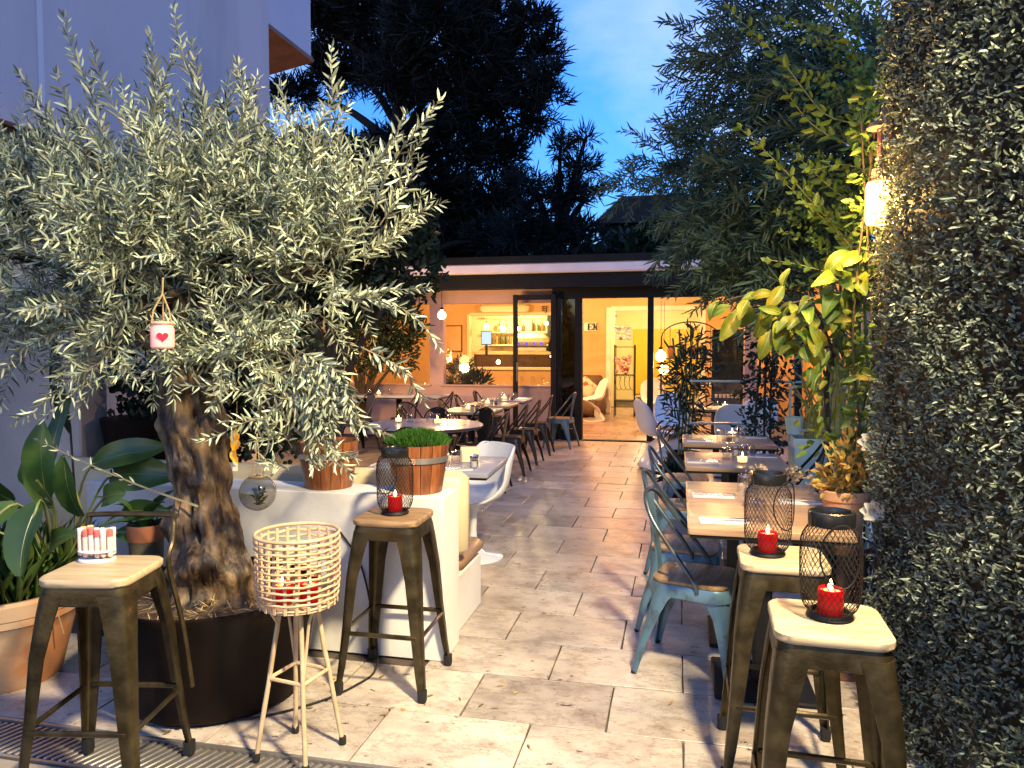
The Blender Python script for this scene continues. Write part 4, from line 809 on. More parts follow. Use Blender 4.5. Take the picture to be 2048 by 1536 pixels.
for i, (x, y) in enumerate(((.36, 9.5), (.44, 9.62))): tumbler(('left', 'right')[i] + ' tumbler on the table between the white moulded chairs', x, y)
candle('lit candle on the table between the white moulded chairs', .55, 9.6, power=.3)
for i, (x, y) in enumerate(((-1.42, 4.48), (-1.36, 4.56), (-1.24, 4.46), (-1.25, 4.52))):
    if i < 2: tumbler(('left', 'right')[i] + ' tumbler on the pale table behind the bench', x - .02, y)
    else: shaker(('near', 'far')[i - 2] + ' spice jar on the pale table behind the bench', x, y, i == 2)
setting('on the pale table behind the bench', -1.33, 4.36, R(-60)); tag(MB().loft([[(x, y, z) for x, y, z in ((-.06, -.05, 0), (.06, -.05, 0), (.06, -.045, .1), (-.06, -.045, .1))], [(x, y, z) for x, y, z in ((-.06, .05, 0), (.06, .05, 0), (.06, -.035, .1), (-.06, -.035, .1))]]).build('menu_card', M['cream'], None, (-1.34, 4.72, .752), rz=.3), 'small cream menu card standing on the pale table behind the bench', 'card')
for i, (x, y) in enumerate(((-2.62, 7.05), (-2.33, 7.02), (-2.44, 7.14), (-2.2, 7.06))): tumbler('tumbler on the round grey table, ' + ('far left', 'middle', 'back', 'right')[i] + ' one', x, y)
candle('lit candle left on the round grey table', -2.72, 7.0, power=.4); candle('lit candle in the middle of the round grey table', -2.30, 6.96, power=.4)
for i, a in enumerate((-70, -100)): tag(obj('knife', knm, None, (-2.08 - i * .5, 6.86 + .2 * i, .756), R(a)), 'knife lying on the ' + ('right', 'back')[i] + ' of the round grey table', 'knife', 'knives on the round table')
for j, y in enumerate((8.62, 9.55, 10.5)):
    o_ = ('first', 'second', 'third')[j]; candle('lit candle on the %s table of the far row' % o_, -2.45, y - .05, power=.4)
    for i, (dx, dy) in enumerate(((-.1, .05), (.08, .1), (.14, -.08))): tumbler('tumbler on the %s table of the far row, ' % o_ + ('left', 'middle', 'right')[i] + ' one', -2.42 + dx, y + dy)
    for i in range(2): shaker(('salt', 'pepper')[i] + ' jar on the %s table of the far row' % o_, -2.36 + .06 * i, y - .2, i == 0)
for i, x in enumerate((-4.8, -4.45, -4.1)): tumbler('tumbler on the far table against the pink wall, ' + ('left', 'middle', 'right')[i] + ' one', x, 11.1)
candle('lit candle on the far table against the pink wall', -4.6, 11.0, power=.5)
wg = MB().lathe([(.035, 0), (.034, .004), (.005, .01), (.005, .09), (.03, .12), (.038, .15), (.034, .20)], 14, cap=False).mesh('wine_glass', M['tumbler'])
for k in range(9): tag(obj('wine_glass', wg, None, (-4.05 + k * .2 + rng.uniform(-.05, .05), 12.9 + rng.uniform(-.2, .2) if k < 5 else 13.8, .752)), 'wine glass behind the right window, %s of the row' % ORD[k], 'glass', 'glasses behind the window')
for k in range(7): tag(MB().lathe([(.05, 0), (.035, .06), (.001, .14)], 8).build('napkin_cone', M['paper'], None, (-4.0 + k * .24, 12.85 + .06 * (k % 3), .752)), 'white napkin cone behind the right window, %s from the left' % ORD[k], 'napkin', 'napkin cones behind the window')
barrel('varnished wooden barrel planter with bright green grass on the white wall end', (-1.255, 3.49, .791), True); barrel('wooden barrel planter half hidden by olive twigs on the white wall', (-1.74, 3.5, .791), False)
# railing with teal planters
rl = thing('railing', 'thin grey green metal railing behind the right tables', 'railing', (0, 7.7, 0))
for z in (1.16, .74): MB().box((.75, 0, z), (1.3, .03, .022), ch=.004).build('rail', M['rail_metal'], rl)
for x in (1.38,): MB().box((x, .03, .59), (.03, .03, 1.18), ch=.004).build('post', M['rail_metal'], rl)
r2 = thing('cane_trellis', 'pale metal trellis around the bamboo canes on the teal planter', 'trellis', (1.05, 6.2, 0))
for z in (1.19, .85): MB().box((0, 0, z), (.42, .02, .018)).build('rail', M['rail_metal'], r2)
for x in (-.2, .2): MB().box((x, .012, .98), (.018, .018, .44)).build('upright', M['rail_metal'], r2)
tb = thing('teal_planter', 'tall pale teal box planter holding green canes', 'planter', (1.08, 6.3, 0)); MB().loft([[(x, y, z) for x, y in rrect(.21 - k, .17 - k, .02, 2)] for z, k in ((0, .02), (.78, 0), (.79, .004), (.785, .02), (.7, .03))], True, False).build('box', M['teal'], tb); MB().box((0, 0, .72), (.38, .3, .02)).build('soil', M['soil'], tb)
m = MB()
for k in range(34):
    x, y = 1.08 + rng.uniform(-.12, .17), 6.3 + rng.uniform(-.12, .12); m_ = MB().tube([(0, 0, .72), (rng.gauss(0, .03), rng.gauss(0, .03), 1.0), (rng.gauss(0, .09), rng.gauss(0, .06), rng.uniform(1.12, 1.3))], .006, 5)
    if k == 0: cn = thing('green_canes', 'bunch of upright green canes in the teal box planter', 'plant', (1.08, 6.3, 0))
    m_.build('cane', M['stem_green'], cn, (x - 1.08, y - 6.3, 0))
tbk = thing('teal_bucket', 'small pale teal bucket hanging beside the green canes', 'bucket', (.88, 6.2, .82)); MB().lathe([(.055, 0), (.07, .13), (.073, .132), (.072, .125), (.055, .01)], 20).build('bucket', M['teal'], tbk)
# ---------------------------------------------------------------- olive tree
ol = thing('olive_tree', 'bushy silver olive tree with gnarled trunk in the huge dark pot', 'tree', (-1.96, 2.86, .42))
OX = np.array([-1.96, 2.86, .42])
tp_ = catmull([(-1.96, 2.86, .40), (-1.965, 2.855, .55), (-1.99, 2.85, .75), (-2.005, 2.85, .88), (-2.035, 2.85, 1.05), (-2.06, 2.85, 1.18), (-2.075, 2.85, 1.34), (-2.08, 2.86, 1.5)], 9)
tr_ = np.interp(np.linspace(0, 1, len(tp_)), [0, .12, .3, .42, .55, .7, .85, 1], [.215, .155, .122, .108, .116, .128, .118, .09])
rings = []
for i, (p, r) in enumerate(zip(tp_, tr_)):
    ring = []
    for j in range(56):
        a = 2 * math.pi * j / 56; z = p[2]
        q = 1 + .055 * math.sin(17 * a + 6 * math.sin(z * 6)) * (.6 + .4 * math.sin(z * 13 + a)) + .035 * math.sin(23 * a + 4 * math.sin(z * 8)) + .03 * math.sin(31 * a + z * 20) + .10 * math.sin(3 * a + z * 4.2) + .07 * math.sin(5 * a - z * 9 + 1) + .05 * math.sin(9 * a + z * 15) + .045 * math.sin(14 * a + 5 * math.sin(z * 11)) + .05 * math.sin(z * 34 + 2 * a) * math.sin(a * 2 + 1)
        for (aa, zz, am, wd_) in ((-1.2, .62, .34, .06), (-1.9, .56, .26, .05), (-.5, .55, .3, .06), (-1.5, 1.0, .18, .035), (-1.15, .93, .16, .03), (-2.4, .75, .15, .05), (-.2, .7, .16, .05)):
            da = (a - aa + math.pi) % (2 * math.pi) - math.pi; q += 1.45 * am * math.exp(-(da / .45) ** 2 - ((z - zz) / wd_) ** 2)
        da = (a + 1.35 + math.pi) % (2 * math.pi) - math.pi; q -= .30 * math.exp(-(da / .22) ** 2 - ((z - .70) / .035) ** 2)
        ring.append((p[0] + r * q * math.cos(a), p[1] + r * q * math.sin(a), z))
    rings.append(ring)
MB().loft([[tuple(np.array(v) - OX) for v in r] for r in rings]).build('trunk', M['bark'], ol, smooth=75)
lobes = [(-2.10, 2.95, 1.92, .50), (-2.75, 2.9, 1.98, .40), (-1.56, 2.95, 1.93, .32), (-2.33, 2.95, 2.16, .26), (-1.73, 2.95, 2.12, .22), (-1.45, 2.8, 1.80, .20), (-1.70, 2.75, 1.42, .16), (-2.66, 2.95, 1.80, .26), (-1.52, 2.68, 1.22, .13), (-1.46, 2.68, 1.08, .08), (-3.24, 2.9, 1.98, .36), (-2.05, 2.72, 1.72, .32), (-2.95, 2.8, 2.15, .2)]
limbs = []
for k, l in enumerate(lobes):
    st = np.array([-2.08 + .05 * math.cos(k), 2.86 + .05 * math.sin(k), 1.40 + .01 * (k % 4)]); en = np.array(l[:3]); mid = st * .5 + en * .5 + np.array([0, .03, .12 if l[2] > 1.6 else .2])
    c = catmull([st, mid, en], 5); limbs.append(c)
    MB().tube([p - OX for p in c], [.045 - .033 * i / (len(c) - 1) for i in range(len(c))], 8).build('branch', M['branch'], ol, smooth=70)
sub_ = []
for l in lobes:
    fo = .85 if l[0] < -1.75 else .55
    for q in range(max(3, int(l[3] * 16))):
        dv = nrg.normal(0, 1, 3); dv /= np.linalg.norm(dv); dv[1] = -abs(dv[1]) if q % 3 else dv[1]
        sub_.append((l[0] + dv[0] * l[3] * fo, l[1] + dv[1] * l[3] * fo * .9, l[2] + dv[2] * l[3] * fo, nrg.uniform(.10, .17)))
P0, D0 = blob_points(sub_, 850, .1); P1, D1 = blob_points(lobes, 200, .2); P0 = np.concatenate([P0, P1]); D0 = np.concatenate([D0, D1])
paths = []
for p, d in zip(P0, D0):
    if p[2] < 1.42 and p[0] < -1.68: continue
    if p[0] > -1.46 and p[2] < 1.70: continue
    if p[0] > -1.75 and p[2] < 1.45 and (rng.random() > .55 or p[0] > -1.36 or (p[0] < -1.56 and p[2] < 1.30)): continue
    low = p[2] < 1.75
    dd = d * .75 + np.array([.15 if p[0] > -1.6 else (-.1 if p[0] < -2.4 else 0), -.25, .15 if low else .72]) + nrg.normal(0, .28, 3)
    tw_ = twig_points(p - OX, dd, nrg.uniform(.18, .40), 6, .10 if low else -.02); q = tw_ + OX
    if np.any((q[:, 0] > -1.88) & (q[:, 0] < -1.50) & (q[:, 2] < 1.17)) or q[:, 2].min() < .97: continue
    paths.append(tw_)
la = leafy(paths, .0205, .068, .0098, 1.0)
f = bpy.data.objects.new('foliage', leaves_mesh('foliage', *la[:4], M['olive_leaf'])); C.objects.link(f); f.parent = ol; f['kind'] = 'stuff'
tw = la[4].build('twigs', M['twig'], ol, smooth=0); tw['kind'] = 'stuff'
shoots = [[(-1.91, 2.8, 2.2), (-1.95, 2.8, 2.5), (-2.03, 2.8, 2.74), (-2.06, 2.8, 2.9)], [(-2.2, 2.8, 2.08), (-2.19, 2.8, 2.43), (-2.06, 2.8, 2.73)], [(-2.37, 2.8, 2.21), (-2.46, 2.8, 2.54), (-2.57, 2.8, 2.8), (-2.6, 2.8, 2.92)], [(-2.6, 2.8, 2.40), (-2.76, 2.8, 2.6), (-2.84, 2.8, 2.7)],
    [(-1.29, 2.8, 2.12), (-1.35, 2.8, 2.45), (-1.36, 2.8, 2.68)], [(-1.59, 2.8, 2.2), (-1.74, 2.8, 2.5), (-1.77, 2.8, 2.65)], [(-1.16, 2.8, 1.98), (-1.07, 2.8, 2.1), (-.99, 2.8, 2.22)], [(-1.5, 2.8, 2.25), (-1.54, 2.8, 2.4), (-1.58, 2.8, 2.55)], [(-2.49, 2.8, 2.35), (-2.58, 2.8, 2.5), (-2.65, 2.8, 2.68)],
    [(-2.31, 2.8, 2.42), (-2.43, 2.8, 2.66), (-2.46, 2.8, 2.78)], [(-1.88, 2.8, 2.35), (-1.95, 2.8, 2.58), (-1.98, 2.8, 2.75)], [(-1.25, 2.8, 2.1), (-1.12, 2.8, 2.28), (-1.05, 2.8, 2.4)], [(-2.15, 2.75, 2.3), (-2.12, 2.75, 2.55), (-2.14, 2.75, 2.78)], [(-3.0, 2.8, 2.3), (-3.06, 2.8, 2.45), (-3.1, 2.8, 2.56)], [(-1.42, 2.75, 2.2), (-1.4, 2.75, 2.35), (-1.3, 2.75, 2.5)],
    [(-1.30, 2.65, 1.68), (-1.1, 2.65, 1.68), (-.95, 2.65, 1.60), (-.87, 2.65, 1.5)], [(-1.43, 2.65, 1.37), (-1.23, 2.65, 1.24), (-1.08, 2.65, 1.17)], [(-1.52, 2.65, 1.37), (-1.35, 2.65, 1.16), (-1.23, 2.65, 1.02)], [(-1.39, 2.65, 1.64), (-1.14, 2.65, 1.70), (-.92, 2.65, 1.72)], [(-2.26, 2.65, 1.52), (-2.45, 2.65, 1.48), (-2.66, 2.65, 1.40)], [(-2.16, 2.65, 1.61), (-2.4, 2.65, 1.51), (-2.56, 2.65, 1.37)],
    [(-1.55, 2.65, 1.45), (-1.46, 2.65, 1.25), (-1.36, 2.65, 1.06)], [(-1.62, 2.65, 1.45), (-1.60, 2.65, 1.33), (-1.61, 2.65, 1.22)], [(-1.2, 2.7, 1.5), (-1.02, 2.65, 1.42), (-.93, 2.65, 1.3)]]
for k in range(9):
    x_ = -1.52 + rng.uniform(0, .16); q = np.array([x_, 2.68, 1.42 + rng.uniform(-.05, .1)]); e_ = np.array([rng.uniform(-1.44, -1.12), 2.6, rng.uniform(1.0, 1.24)])
    shoots.append([tuple(q), tuple(q * .45 + e_ * .55 + np.array([.03, 0, .07])), tuple(e_)])
for k in range(26):
    x_ = rng.uniform(-3.1, -1.15); z_ = 2.22 - .22 * abs(x_ + 2.15) + rng.uniform(-.1, .05); q = np.array([x_, rng.uniform(2.65, 3.0), z_]); tl_ = rng.uniform(-.35, .35) + (x_ + 2.1) * .35; h_ = rng.uniform(.2, .46)
    shoots.append([tuple(q), tuple(q + np.array([tl_ * h_ * .6, -.03, h_ * .5])), tuple(q + np.array([tl_ * h_ * 1.5, -.05, h_ * .95]))])
for sh in shoots:
    la = leafy([np.array(catmull(sh, 6)) - OX], .021, .068, .0125, .85, thick=.0024)
    so = la[4].build('shoot', M['twig'], ol, smooth=0); lo = bpy.data.objects.new('shoot_leaves', leaves_mesh('shoot_leaves', *la[:4], M['olive_leaf'])); C.objects.link(lo); lo.parent = so; lo['kind'] = 'stuff'
for sh in ([(-1.94, 2.72, .84), (-2.2, 2.70, .92), (-2.44, 2.66, 1.02), (-2.62, 2.62, 1.11)],):
    la = leafy([np.array(catmull(sh, 6)) - OX], .05, .05, .009, .9, start=.4, thick=.0045)
    so = la[4].build('shoot', M['twig'], ol, smooth=0); lo = bpy.data.objects.new('shoot_leaves', leaves_mesh('shoot_leaves', *la[:4], M['olive_leaf'])); C.objects.link(lo); lo.parent = so; lo['kind'] = 'stuff'
# things hanging in the olive tree
hj = thing('hanging_candle_jar', 'frosted pink candle jar with a red heart hanging from the olive tree on jute rope', 'candle jar', (-1.86, 2.42, 1.495))
MB().lathe([(.0, .001), (.036, .0), (.041, .006), (.0415, .072), (.037, .08), (.037, .098), (.0335, .098), (.0335, .08), (.038, .07), (.038, .008), (0, .006)], 24, cap=False).build('jar', M['pink_jar'], hj)
hp_ = [(16 * math.sin(a) ** 3 / 16 * .02, (13 * math.cos(a) - 5 * math.cos(2 * a) - 2 * math.cos(3 * a) - math.cos(4 * a)) / 16 * .02) for a in np.linspace(0, 2 * math.pi, 33)[:-1]]
hd = Vector((1.86, -2.42, 0)).normalized(); hx = Vector((-hd.y, hd.x, 0)) * -1
MB().loft([[tuple(hd * k + hx * x + Vector((0, 0, .042 + z))) for x, z in hp_] for k in (.0405, .0435)]).build('heart', M['heart'], hj, smooth=0)
MB().lathe([(.0005, .06), (.006, .067), (.0005, .088)], 8, (hd.x * .03, hd.y * .03, 0)).build('flame', M['flame'], hj)
m = MB()
for a in (0, 2.1, 4.2): m.tube([(.039 * math.cos(a), .039 * math.sin(a), .09), (.03 * math.cos(a), .03 * math.sin(a), .14), (.004, 0, .2), (0, .01, .26)], .0032, 6)
m.tube([(.0385 * math.cos(a), .0385 * math.sin(a), .09) for a in np.linspace(0, 6.283, 20)[:-1]], .0035, 6, loop=True).build('rope', M['rope'], hj)
gb = thing('glass_globe', 'smoky hanging glass globe with a sprig inside beside the olive trunk', 'globe', (-1.665, 2.72, .91))
MB().lathe([(.073 * math.sin(a), -.073 * math.cos(a)) for a in np.linspace(.03, 2.72, 18)], 32, cap=False).build('globe', M['smoke_glass'], gb, smooth=80)
la = leafy([twig_points((0, 0, -.06), (.2 * k - .3, .1, 1), .07, 4, 0) for k in range(4)], .014, .03, .009); bo = leaves_mesh('sprig', *la[:4], M['dark_leaf']); obj('sprig', bo, gb)
m = MB().tube([(.03, 0, .066), (.01, 0, .12), (0, 0, .24)], .0028, 6).tube([(-.03, 0, .066), (-.008, 0, .12), (0, .004, .24)], .0028, 6); m.tube([(.031 * math.cos(a), .031 * math.sin(a), .068) for a in np.linspace(0, 6.283, 18)[:-1]], .004, 6, loop=True).build('rope', M['rope'], gb)
am = thing('amber_ornament', 'crumpled amber leaf ornament hanging on a string beside the trunk', 'ornament', (-1.755, 2.72, 1.08))
for k in range(5): big_leaf(am, (rng.uniform(-.01, .01), rng.uniform(-.01, .01), .09 - k * .02), (rng.uniform(-.03, .03), -.02, .05 - k * .025), .04, M['amber'], up=(rng.uniform(-1, 1), -1, .2), name='amber_leaf', n=4)
MB().box((-.008, -.004, -.06), (.02, .004, .05)).build('tag', M['cream'], am, smooth=0); MB().tube([(0, 0, .08), (.003, 0, .2)], .0014, 4).build('string', M['rope'], am)
# ---------------------------------------------------------------- broad-leaved plants at the left
bl = thing('broad_leaf_plant', 'dark green broad-leaved plant at the left edge before the taupe wall', 'plant', (-2.85, 2.95, .36))
B0 = Vector((-2.85, 2.95, .36))
for b, t, wd_ in (((-2.86, 2.9, .8), (-2.83, 2.85, 1.22), .16), ((-2.78, 2.85, .78), (-2.72, 2.62, 1.05), .13), ((-2.62, 2.84, .74), (-2.60, 2.72, 1.08), .13), ((-2.6, 2.6, .86), (-2.58, 2.46, .60), .17), ((-2.72, 2.6, .84), (-2.85, 2.42, .68), .15), ((-2.95, 2.8, .8), (-3.05, 2.6, 1.1), .16), ((-2.52, 2.86, .82), (-2.36, 2.8, .90), .11), ((-2.6, 3.0, .9), (-2.2, 2.95, .96), .17), ((-2.66, 2.95, .95), (-2.28, 2.98, 1.1), .14), ((-2.5, 2.95, .74), (-2.22, 2.9, .80), .1), ((-2.9, 2.95, .9), (-2.86, 3.05, 1.35), .08), ((-2.66, 2.7, .62), (-2.44, 2.6, .76), .1), ((-3.0, 2.7, .7), (-3.1, 2.5, .86), .15), ((-2.48, 2.88, .66), (-2.3, 2.95, .66), .09)):
    lf = big_leaf(bl, Vector(b) - B0, Vector((t[0], t[1], .36 + (t[2] - .36) * .93)) - B0, wd_, M['big_leaf'], up=(rng.uniform(-.3, .3), -1, .45), bend=.12, n=9, wave=.05, rib=M['stem_green'])
    MB().tube([p for p in catmull([Vector((rng.uniform(-.05, .05), rng.uniform(-.05, .05), 0)), (Vector(b) - B0) * .55 + Vector((0, 0, .06)), Vector(b) - B0, (Vector(b) - B0).lerp(Vector(t) - B0, .5)], 4)], .006, 6).build('stalk', M['stem_green'], bl, smooth=60)
ds = thing('tall_dark_leaf', 'single tall dark blade leaf rising in front of the taupe wall', 'plant', (-3.1, 3.3, .3)); big_leaf(ds, (0, 0, .75), (-.06, -.03, 1.25), .07, M['dark_leaf'], up=(.5, -1, 0)); MB().tube([(0, 0, 0), (.02, 0, .4), (0, 0, .8)], .006, 6).build('stalk', M['branch'], ds)
sd = thing('strap_leaf_clump', 'clump of narrow strap leaves spilling over the terracotta pot', 'plant', (-2.97, 2.77, .37))
n_ = 420; a = nrg.random(n_) * 6.283; r = .24 * np.sqrt(nrg.random(n_)); b = np.stack([r * np.cos(a), r * np.sin(a), np.zeros(n_)], 1); d = np.stack([np.cos(a) * nrg.uniform(.1, .8, n_), np.sin(a) * nrg.uniform(.1, .8, n_), np.ones(n_)], 1)
o = obj('blades', leaves_mesh('blades', b, d, nrg.uniform(.14, .34, n_), .016, M['blade'], curl=.4, fold=.35, wide=.4), sd); o['kind'] = 'stuff'
for k in range(9):
    a = rng.uniform(-2.6, -.1); p = [(.2 * math.cos(a), .2 * math.sin(a), .03), (.27 * math.cos(a), .27 * math.sin(a), .12), (.33 * math.cos(a), .33 * math.sin(a), .05), (.35 * math.cos(a + .1), .35 * math.sin(a + .1), -.10 - .12 * rng.random())]; MB().tube(catmull(p, 4), [.006 - .0003 * i for i in range(13)], 4).build('hanging_blade', M['dry_flower'], sd, smooth=60)
pl = thing('potted_leaf_plant', 'leafy plant growing in the small orange flower pot', 'plant', (-2.36, 2.93, .67))
for k in range(9): a = k * .7; big_leaf(pl, (.02 * math.cos(a), .02 * math.sin(a), 0), (.22 * math.cos(a), .16 * math.sin(a), .05 + .06 * (k % 3)), .06, M['big_leaf'], bend=.3)
# ---------------------------------------------------------------- hedges, shrubs, trees
def bush(name, lb, cat, lobes_, n, ln, wd, m, base=None, trunk=.03, shell=.45, up=.4, grp=None, kind=None, branches=True):
    base = base or (lobes_[0][0], lobes_[0][1], 0); B = np.array(base)
    t = thing(name, lb, cat, base, 0, grp)
    P, D = blob_points(lobes_, n, shell); D = D + np.array([0, 0, up]) + nrg.normal(0, .6, P.shape)
    o = obj('foliage', leaves_mesh('foliage', P - B, D, ln * nrg.uniform(.6, 1.25, n), wd * nrg.uniform(.7, 1.2, n), m), t); o['kind'] = 'stuff'
    for k, l in enumerate(lobes_[:8] if branches else []):
        e = np.array(l[:3]) - B; MB().tube(catmull([(0, 0, 0), (e[0] * .25, e[1] * .25, e[2] * .55), tuple(e)], 4), [trunk * (1 - .09 * i) for i in range(9)], 7).build('stem', M['branch'], t, smooth=70)
    return t
bush('ivy_hedge', 'dark ivy covered hedge between the taupe wall and the olive trunk', 'hedge', [(-3.35, 4.5, .9, .45), (-3.0, 4.5, 1.3, .45), (-3.5, 4.6, 1.5, .45), (-2.7, 4.7, 1.1, .4), (-3.1, 4.6, 1.8, .5), (-2.8, 4.8, 1.45, .32)], 9000, .055, .04, M['dark_leaf'], (-3.1, 4.6, .1), .02)
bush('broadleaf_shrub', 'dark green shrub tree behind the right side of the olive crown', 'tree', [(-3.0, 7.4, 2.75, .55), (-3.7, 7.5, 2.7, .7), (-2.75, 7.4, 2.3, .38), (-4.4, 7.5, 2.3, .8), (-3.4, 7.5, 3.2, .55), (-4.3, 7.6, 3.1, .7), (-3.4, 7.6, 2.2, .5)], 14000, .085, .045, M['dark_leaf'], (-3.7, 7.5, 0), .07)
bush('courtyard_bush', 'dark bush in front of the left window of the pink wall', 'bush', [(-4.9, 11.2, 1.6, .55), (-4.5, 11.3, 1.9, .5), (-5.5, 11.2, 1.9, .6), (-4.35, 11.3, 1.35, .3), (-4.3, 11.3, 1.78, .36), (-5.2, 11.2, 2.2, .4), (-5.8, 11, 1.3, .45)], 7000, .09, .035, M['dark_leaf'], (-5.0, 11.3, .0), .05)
bush('palm_pot_plant', 'spiky plant at the lower left corner of the right window', 'plant', [(-3.75, 12.5, .95, .2), (-3.68, 12.5, 1.12, .14), (-3.4, 12.5, .85, .2)], 500, .2, .03, M['dark_leaf'], (-3.65, 12.5, 0), .03)
bp_ = thing('bamboo_pot', 'round black pot of the bamboo beside the white chairs', 'pot', (.06, 8.75, 0)); MB().lathe([(.15, 0), (.19, .26), (.205, .30), (.19, .305), (.185, .26)], 24).build('pot', M['black'], bp_)
def cane_plant(name, lb, base, canes, n, lobes_, ln, wd, m):
    t = thing(name, lb, 'plant', base); B = np.array(base)
    for c in canes: MB().tube(catmull([np.array(p) - B for p in c], 5), .011, 6).build('cane', M['branch'] if name != 'potted_bamboo' else M['stem_green'], t, smooth=60)
    P, D = blob_points(lobes_, n, .2); D = D + nrg.normal(0, .7, P.shape) + np.array([0, 0, -.25])
    o = obj('foliage', leaves_mesh('foliage', P - B, D, ln * nrg.uniform(.6, 1.2, n), wd, m), t); o['kind'] = 'stuff'
cane_plant('potted_bamboo', 'tall potted bamboo with dark narrow leaves by the doorway', (.06, 8.75, .25), [[(.06 + k * .03, 8.75, .25), (.08 + k * .04, 8.75, .9), (.06 + k * .07, 8.75, 1.6 + .1 * (k % 2))] for k in (-2, -1, 0, 1, 2)], 560, [(.12, 8.75, 1.25, .33), (.08, 8.75, 1.0, .3), (.18, 8.75, 1.55, .22), (.0, 8.7, .72, .24), (.1, 8.7, .6, .2)], .15, .022, M['dark_leaf'])
pp = thing('low_pot_plant', 'low spiky plant in a black pot under the third wooden table', 'plant', (-.0, 7.3, 0)); MB().lathe([(.12, 0), (.16, .26), (.15, .26)], 20).build('pot', M['black'], pp)
n_ = 90; a = nrg.random(n_) * 6.283; o = obj('blades', leaves_mesh('blades', np.stack([.04 * np.cos(a), .04 * np.sin(a), np.full(n_, .25)], 1), np.stack([np.cos(a), np.sin(a), nrg.uniform(.2, 1.6, n_)], 1), .22, .018, M['dark_leaf'], curl=.4), pp); o['kind'] = 'stuff'
cane_plant('climbing_plant', 'tall thin stemmed climbing plant right of the far tables', (.80, 7.35, 0), [[(.80, 7.35, 0), (.78, 7.35, 1.0), (.82, 7.3, 2.2)], [(.86, 7.4, 0), (.84, 7.4, 1.1), (.9, 7.35, 2.2)], [(.72, 7.35, 0), (.70, 7.35, .8), (.76, 7.35, 1.7)]], 1300, [(.82, 7.35, 1.5, .3), (.8, 7.35, 1.1, .28), (.75, 7.3, .75, .25), (.9, 7.3, 1.9, .3), (.8, 7.3, .45, .2)], .07, .028, M['dark_leaf'])
# big bamboo thicket top right
BL = [(.42, 6.5, 3.86, .42), (.80, 6.0, 3.71, .6), (1.15, 5.5, 3.42, .5), (.42, 6.3, 3.16, .40), (.82, 6.0, 2.97, .55), (.98, 5.0, 2.62, .42), (.16, 7.0, 3.10, .34), (-.18, 7.5, 3.22, .24), (-.5, 8.0, 3.16, .16), (.42, 5.8, 2.45, .44), (.8, 5.5, 2.23, .46), (.2, 6.5, 2.45, .34), (.45, 5.5, 2.0, .24), (.82, 5.2, 1.81, .31), (1.2, 5.6, 2.4, .5), (1.2, 5.2, 3.0, .5)]
bb = thing('bamboo_thicket', 'overhanging bamboo thicket with narrow leaves filling the upper right', 'tree', (1.3, 6.2, 0)); BB = np.array([1.3, 6.2, 0])
P0, D0 = blob_points(BL, 1080, .1); paths = []
for p, d in zip(P0, D0): paths.append(twig_points(p - BB, d * .5 + np.array([-.55, -.1, .1]) + nrg.normal(0, .3, 3), nrg.uniform(.2, .42), 6, .16))
la = leafy(paths, .03, .125, .0155, .85, thick=.002); o = obj('foliage', leaves_mesh('foliage', *la[:4], M['bamboo_leaf']), bb); o['kind'] = 'stuff'; o = la[4].build('twigs', M['branch'], bb, smooth=0); o['kind'] = 'stuff'
for k, l in enumerate(BL): MB().tube(catmull([(rng.uniform(-.25, .25), rng.uniform(-.3, .3), 0), ((l[0] - 1.3) * .25, (l[1] - 6.2) * .4, l[2] * .75), (l[0] - 1.3, l[1] - 6.2, l[2])], 6), [.016 - .0009 * i for i in range(13)], 6).build('cane', M['stem_green'], bb, smooth=60)
# pale privet shoots in front of it
pvt = thing('privet_bush', 'light green privet with long arching shoots beside the hedge panel', 'bush', (1.25, 4.5, 0)); PB = np.array([1.25, 4.5, 0])
PS = [[(.98, 4.3, 2.66), (.74, 4.3, 2.73), (.51, 4.3, 3.03), (.24, 4.3, 3.32)], [(1.05, 4.3, 2.78), (.9, 4.3, 3.0), (.75, 4.3, 3.32), (.7, 4.3, 3.5)], [(1.06, 4.3, 2.47), (.71, 4.3, 2.65), (.51, 4.3, 2.9)], [(.9, 4.35, 2.1), (.72, 4.3, 2.23), (.51, 4.3, 2.48), (.31, 4.3, 2.68)], [(.95, 4.2, 2.6), (.97, 4.2, 2.94), (1.05, 4.2, 3.2)], [(.95, 4.3, 1.96), (.72, 4.3, 2.2), (.52, 4.3, 2.4)], [(.88, 4.3, 1.86), (.63, 4.3, 1.94), (.47, 4.3, 1.97)], [(.95, 4.3, 1.9), (.85, 4.3, 2.07), (.72, 4.3, 2.23), (.67, 4.3, 2.34)], [(1.0, 4.2, 2.3), (.9, 4.1, 2.5), (.86, 4.05, 2.75)], [(1.0, 4.3, 2.4), (.83, 4.25, 2.45), (.66, 4.2, 2.42)], [(.98, 4.3, 2.2), (.8, 4.3, 2.32), (.62, 4.3, 2.5)]]
for sh in PS:
    MB().tube(catmull([(rng.uniform(-.1, .1), rng.uniform(-.1, .1), 0), (0, -.05, 1.2), tuple(np.array(sh[0]) - PB)], 5), .009, 6).build('stem', M['branch'], pvt, smooth=60)
    la = leafy([np.array(catmull(sh, 6)) - PB], .052, .078, .036, .95, thick=.0038, start=.0); so = la[4].build('shoot', M['stem_green'], pvt, smooth=0); lo = obj('shoot_leaves', leaves_mesh('shoot_leaves', *la[:4], M['privet_leaf']), so); lo['kind'] = 'stuff'
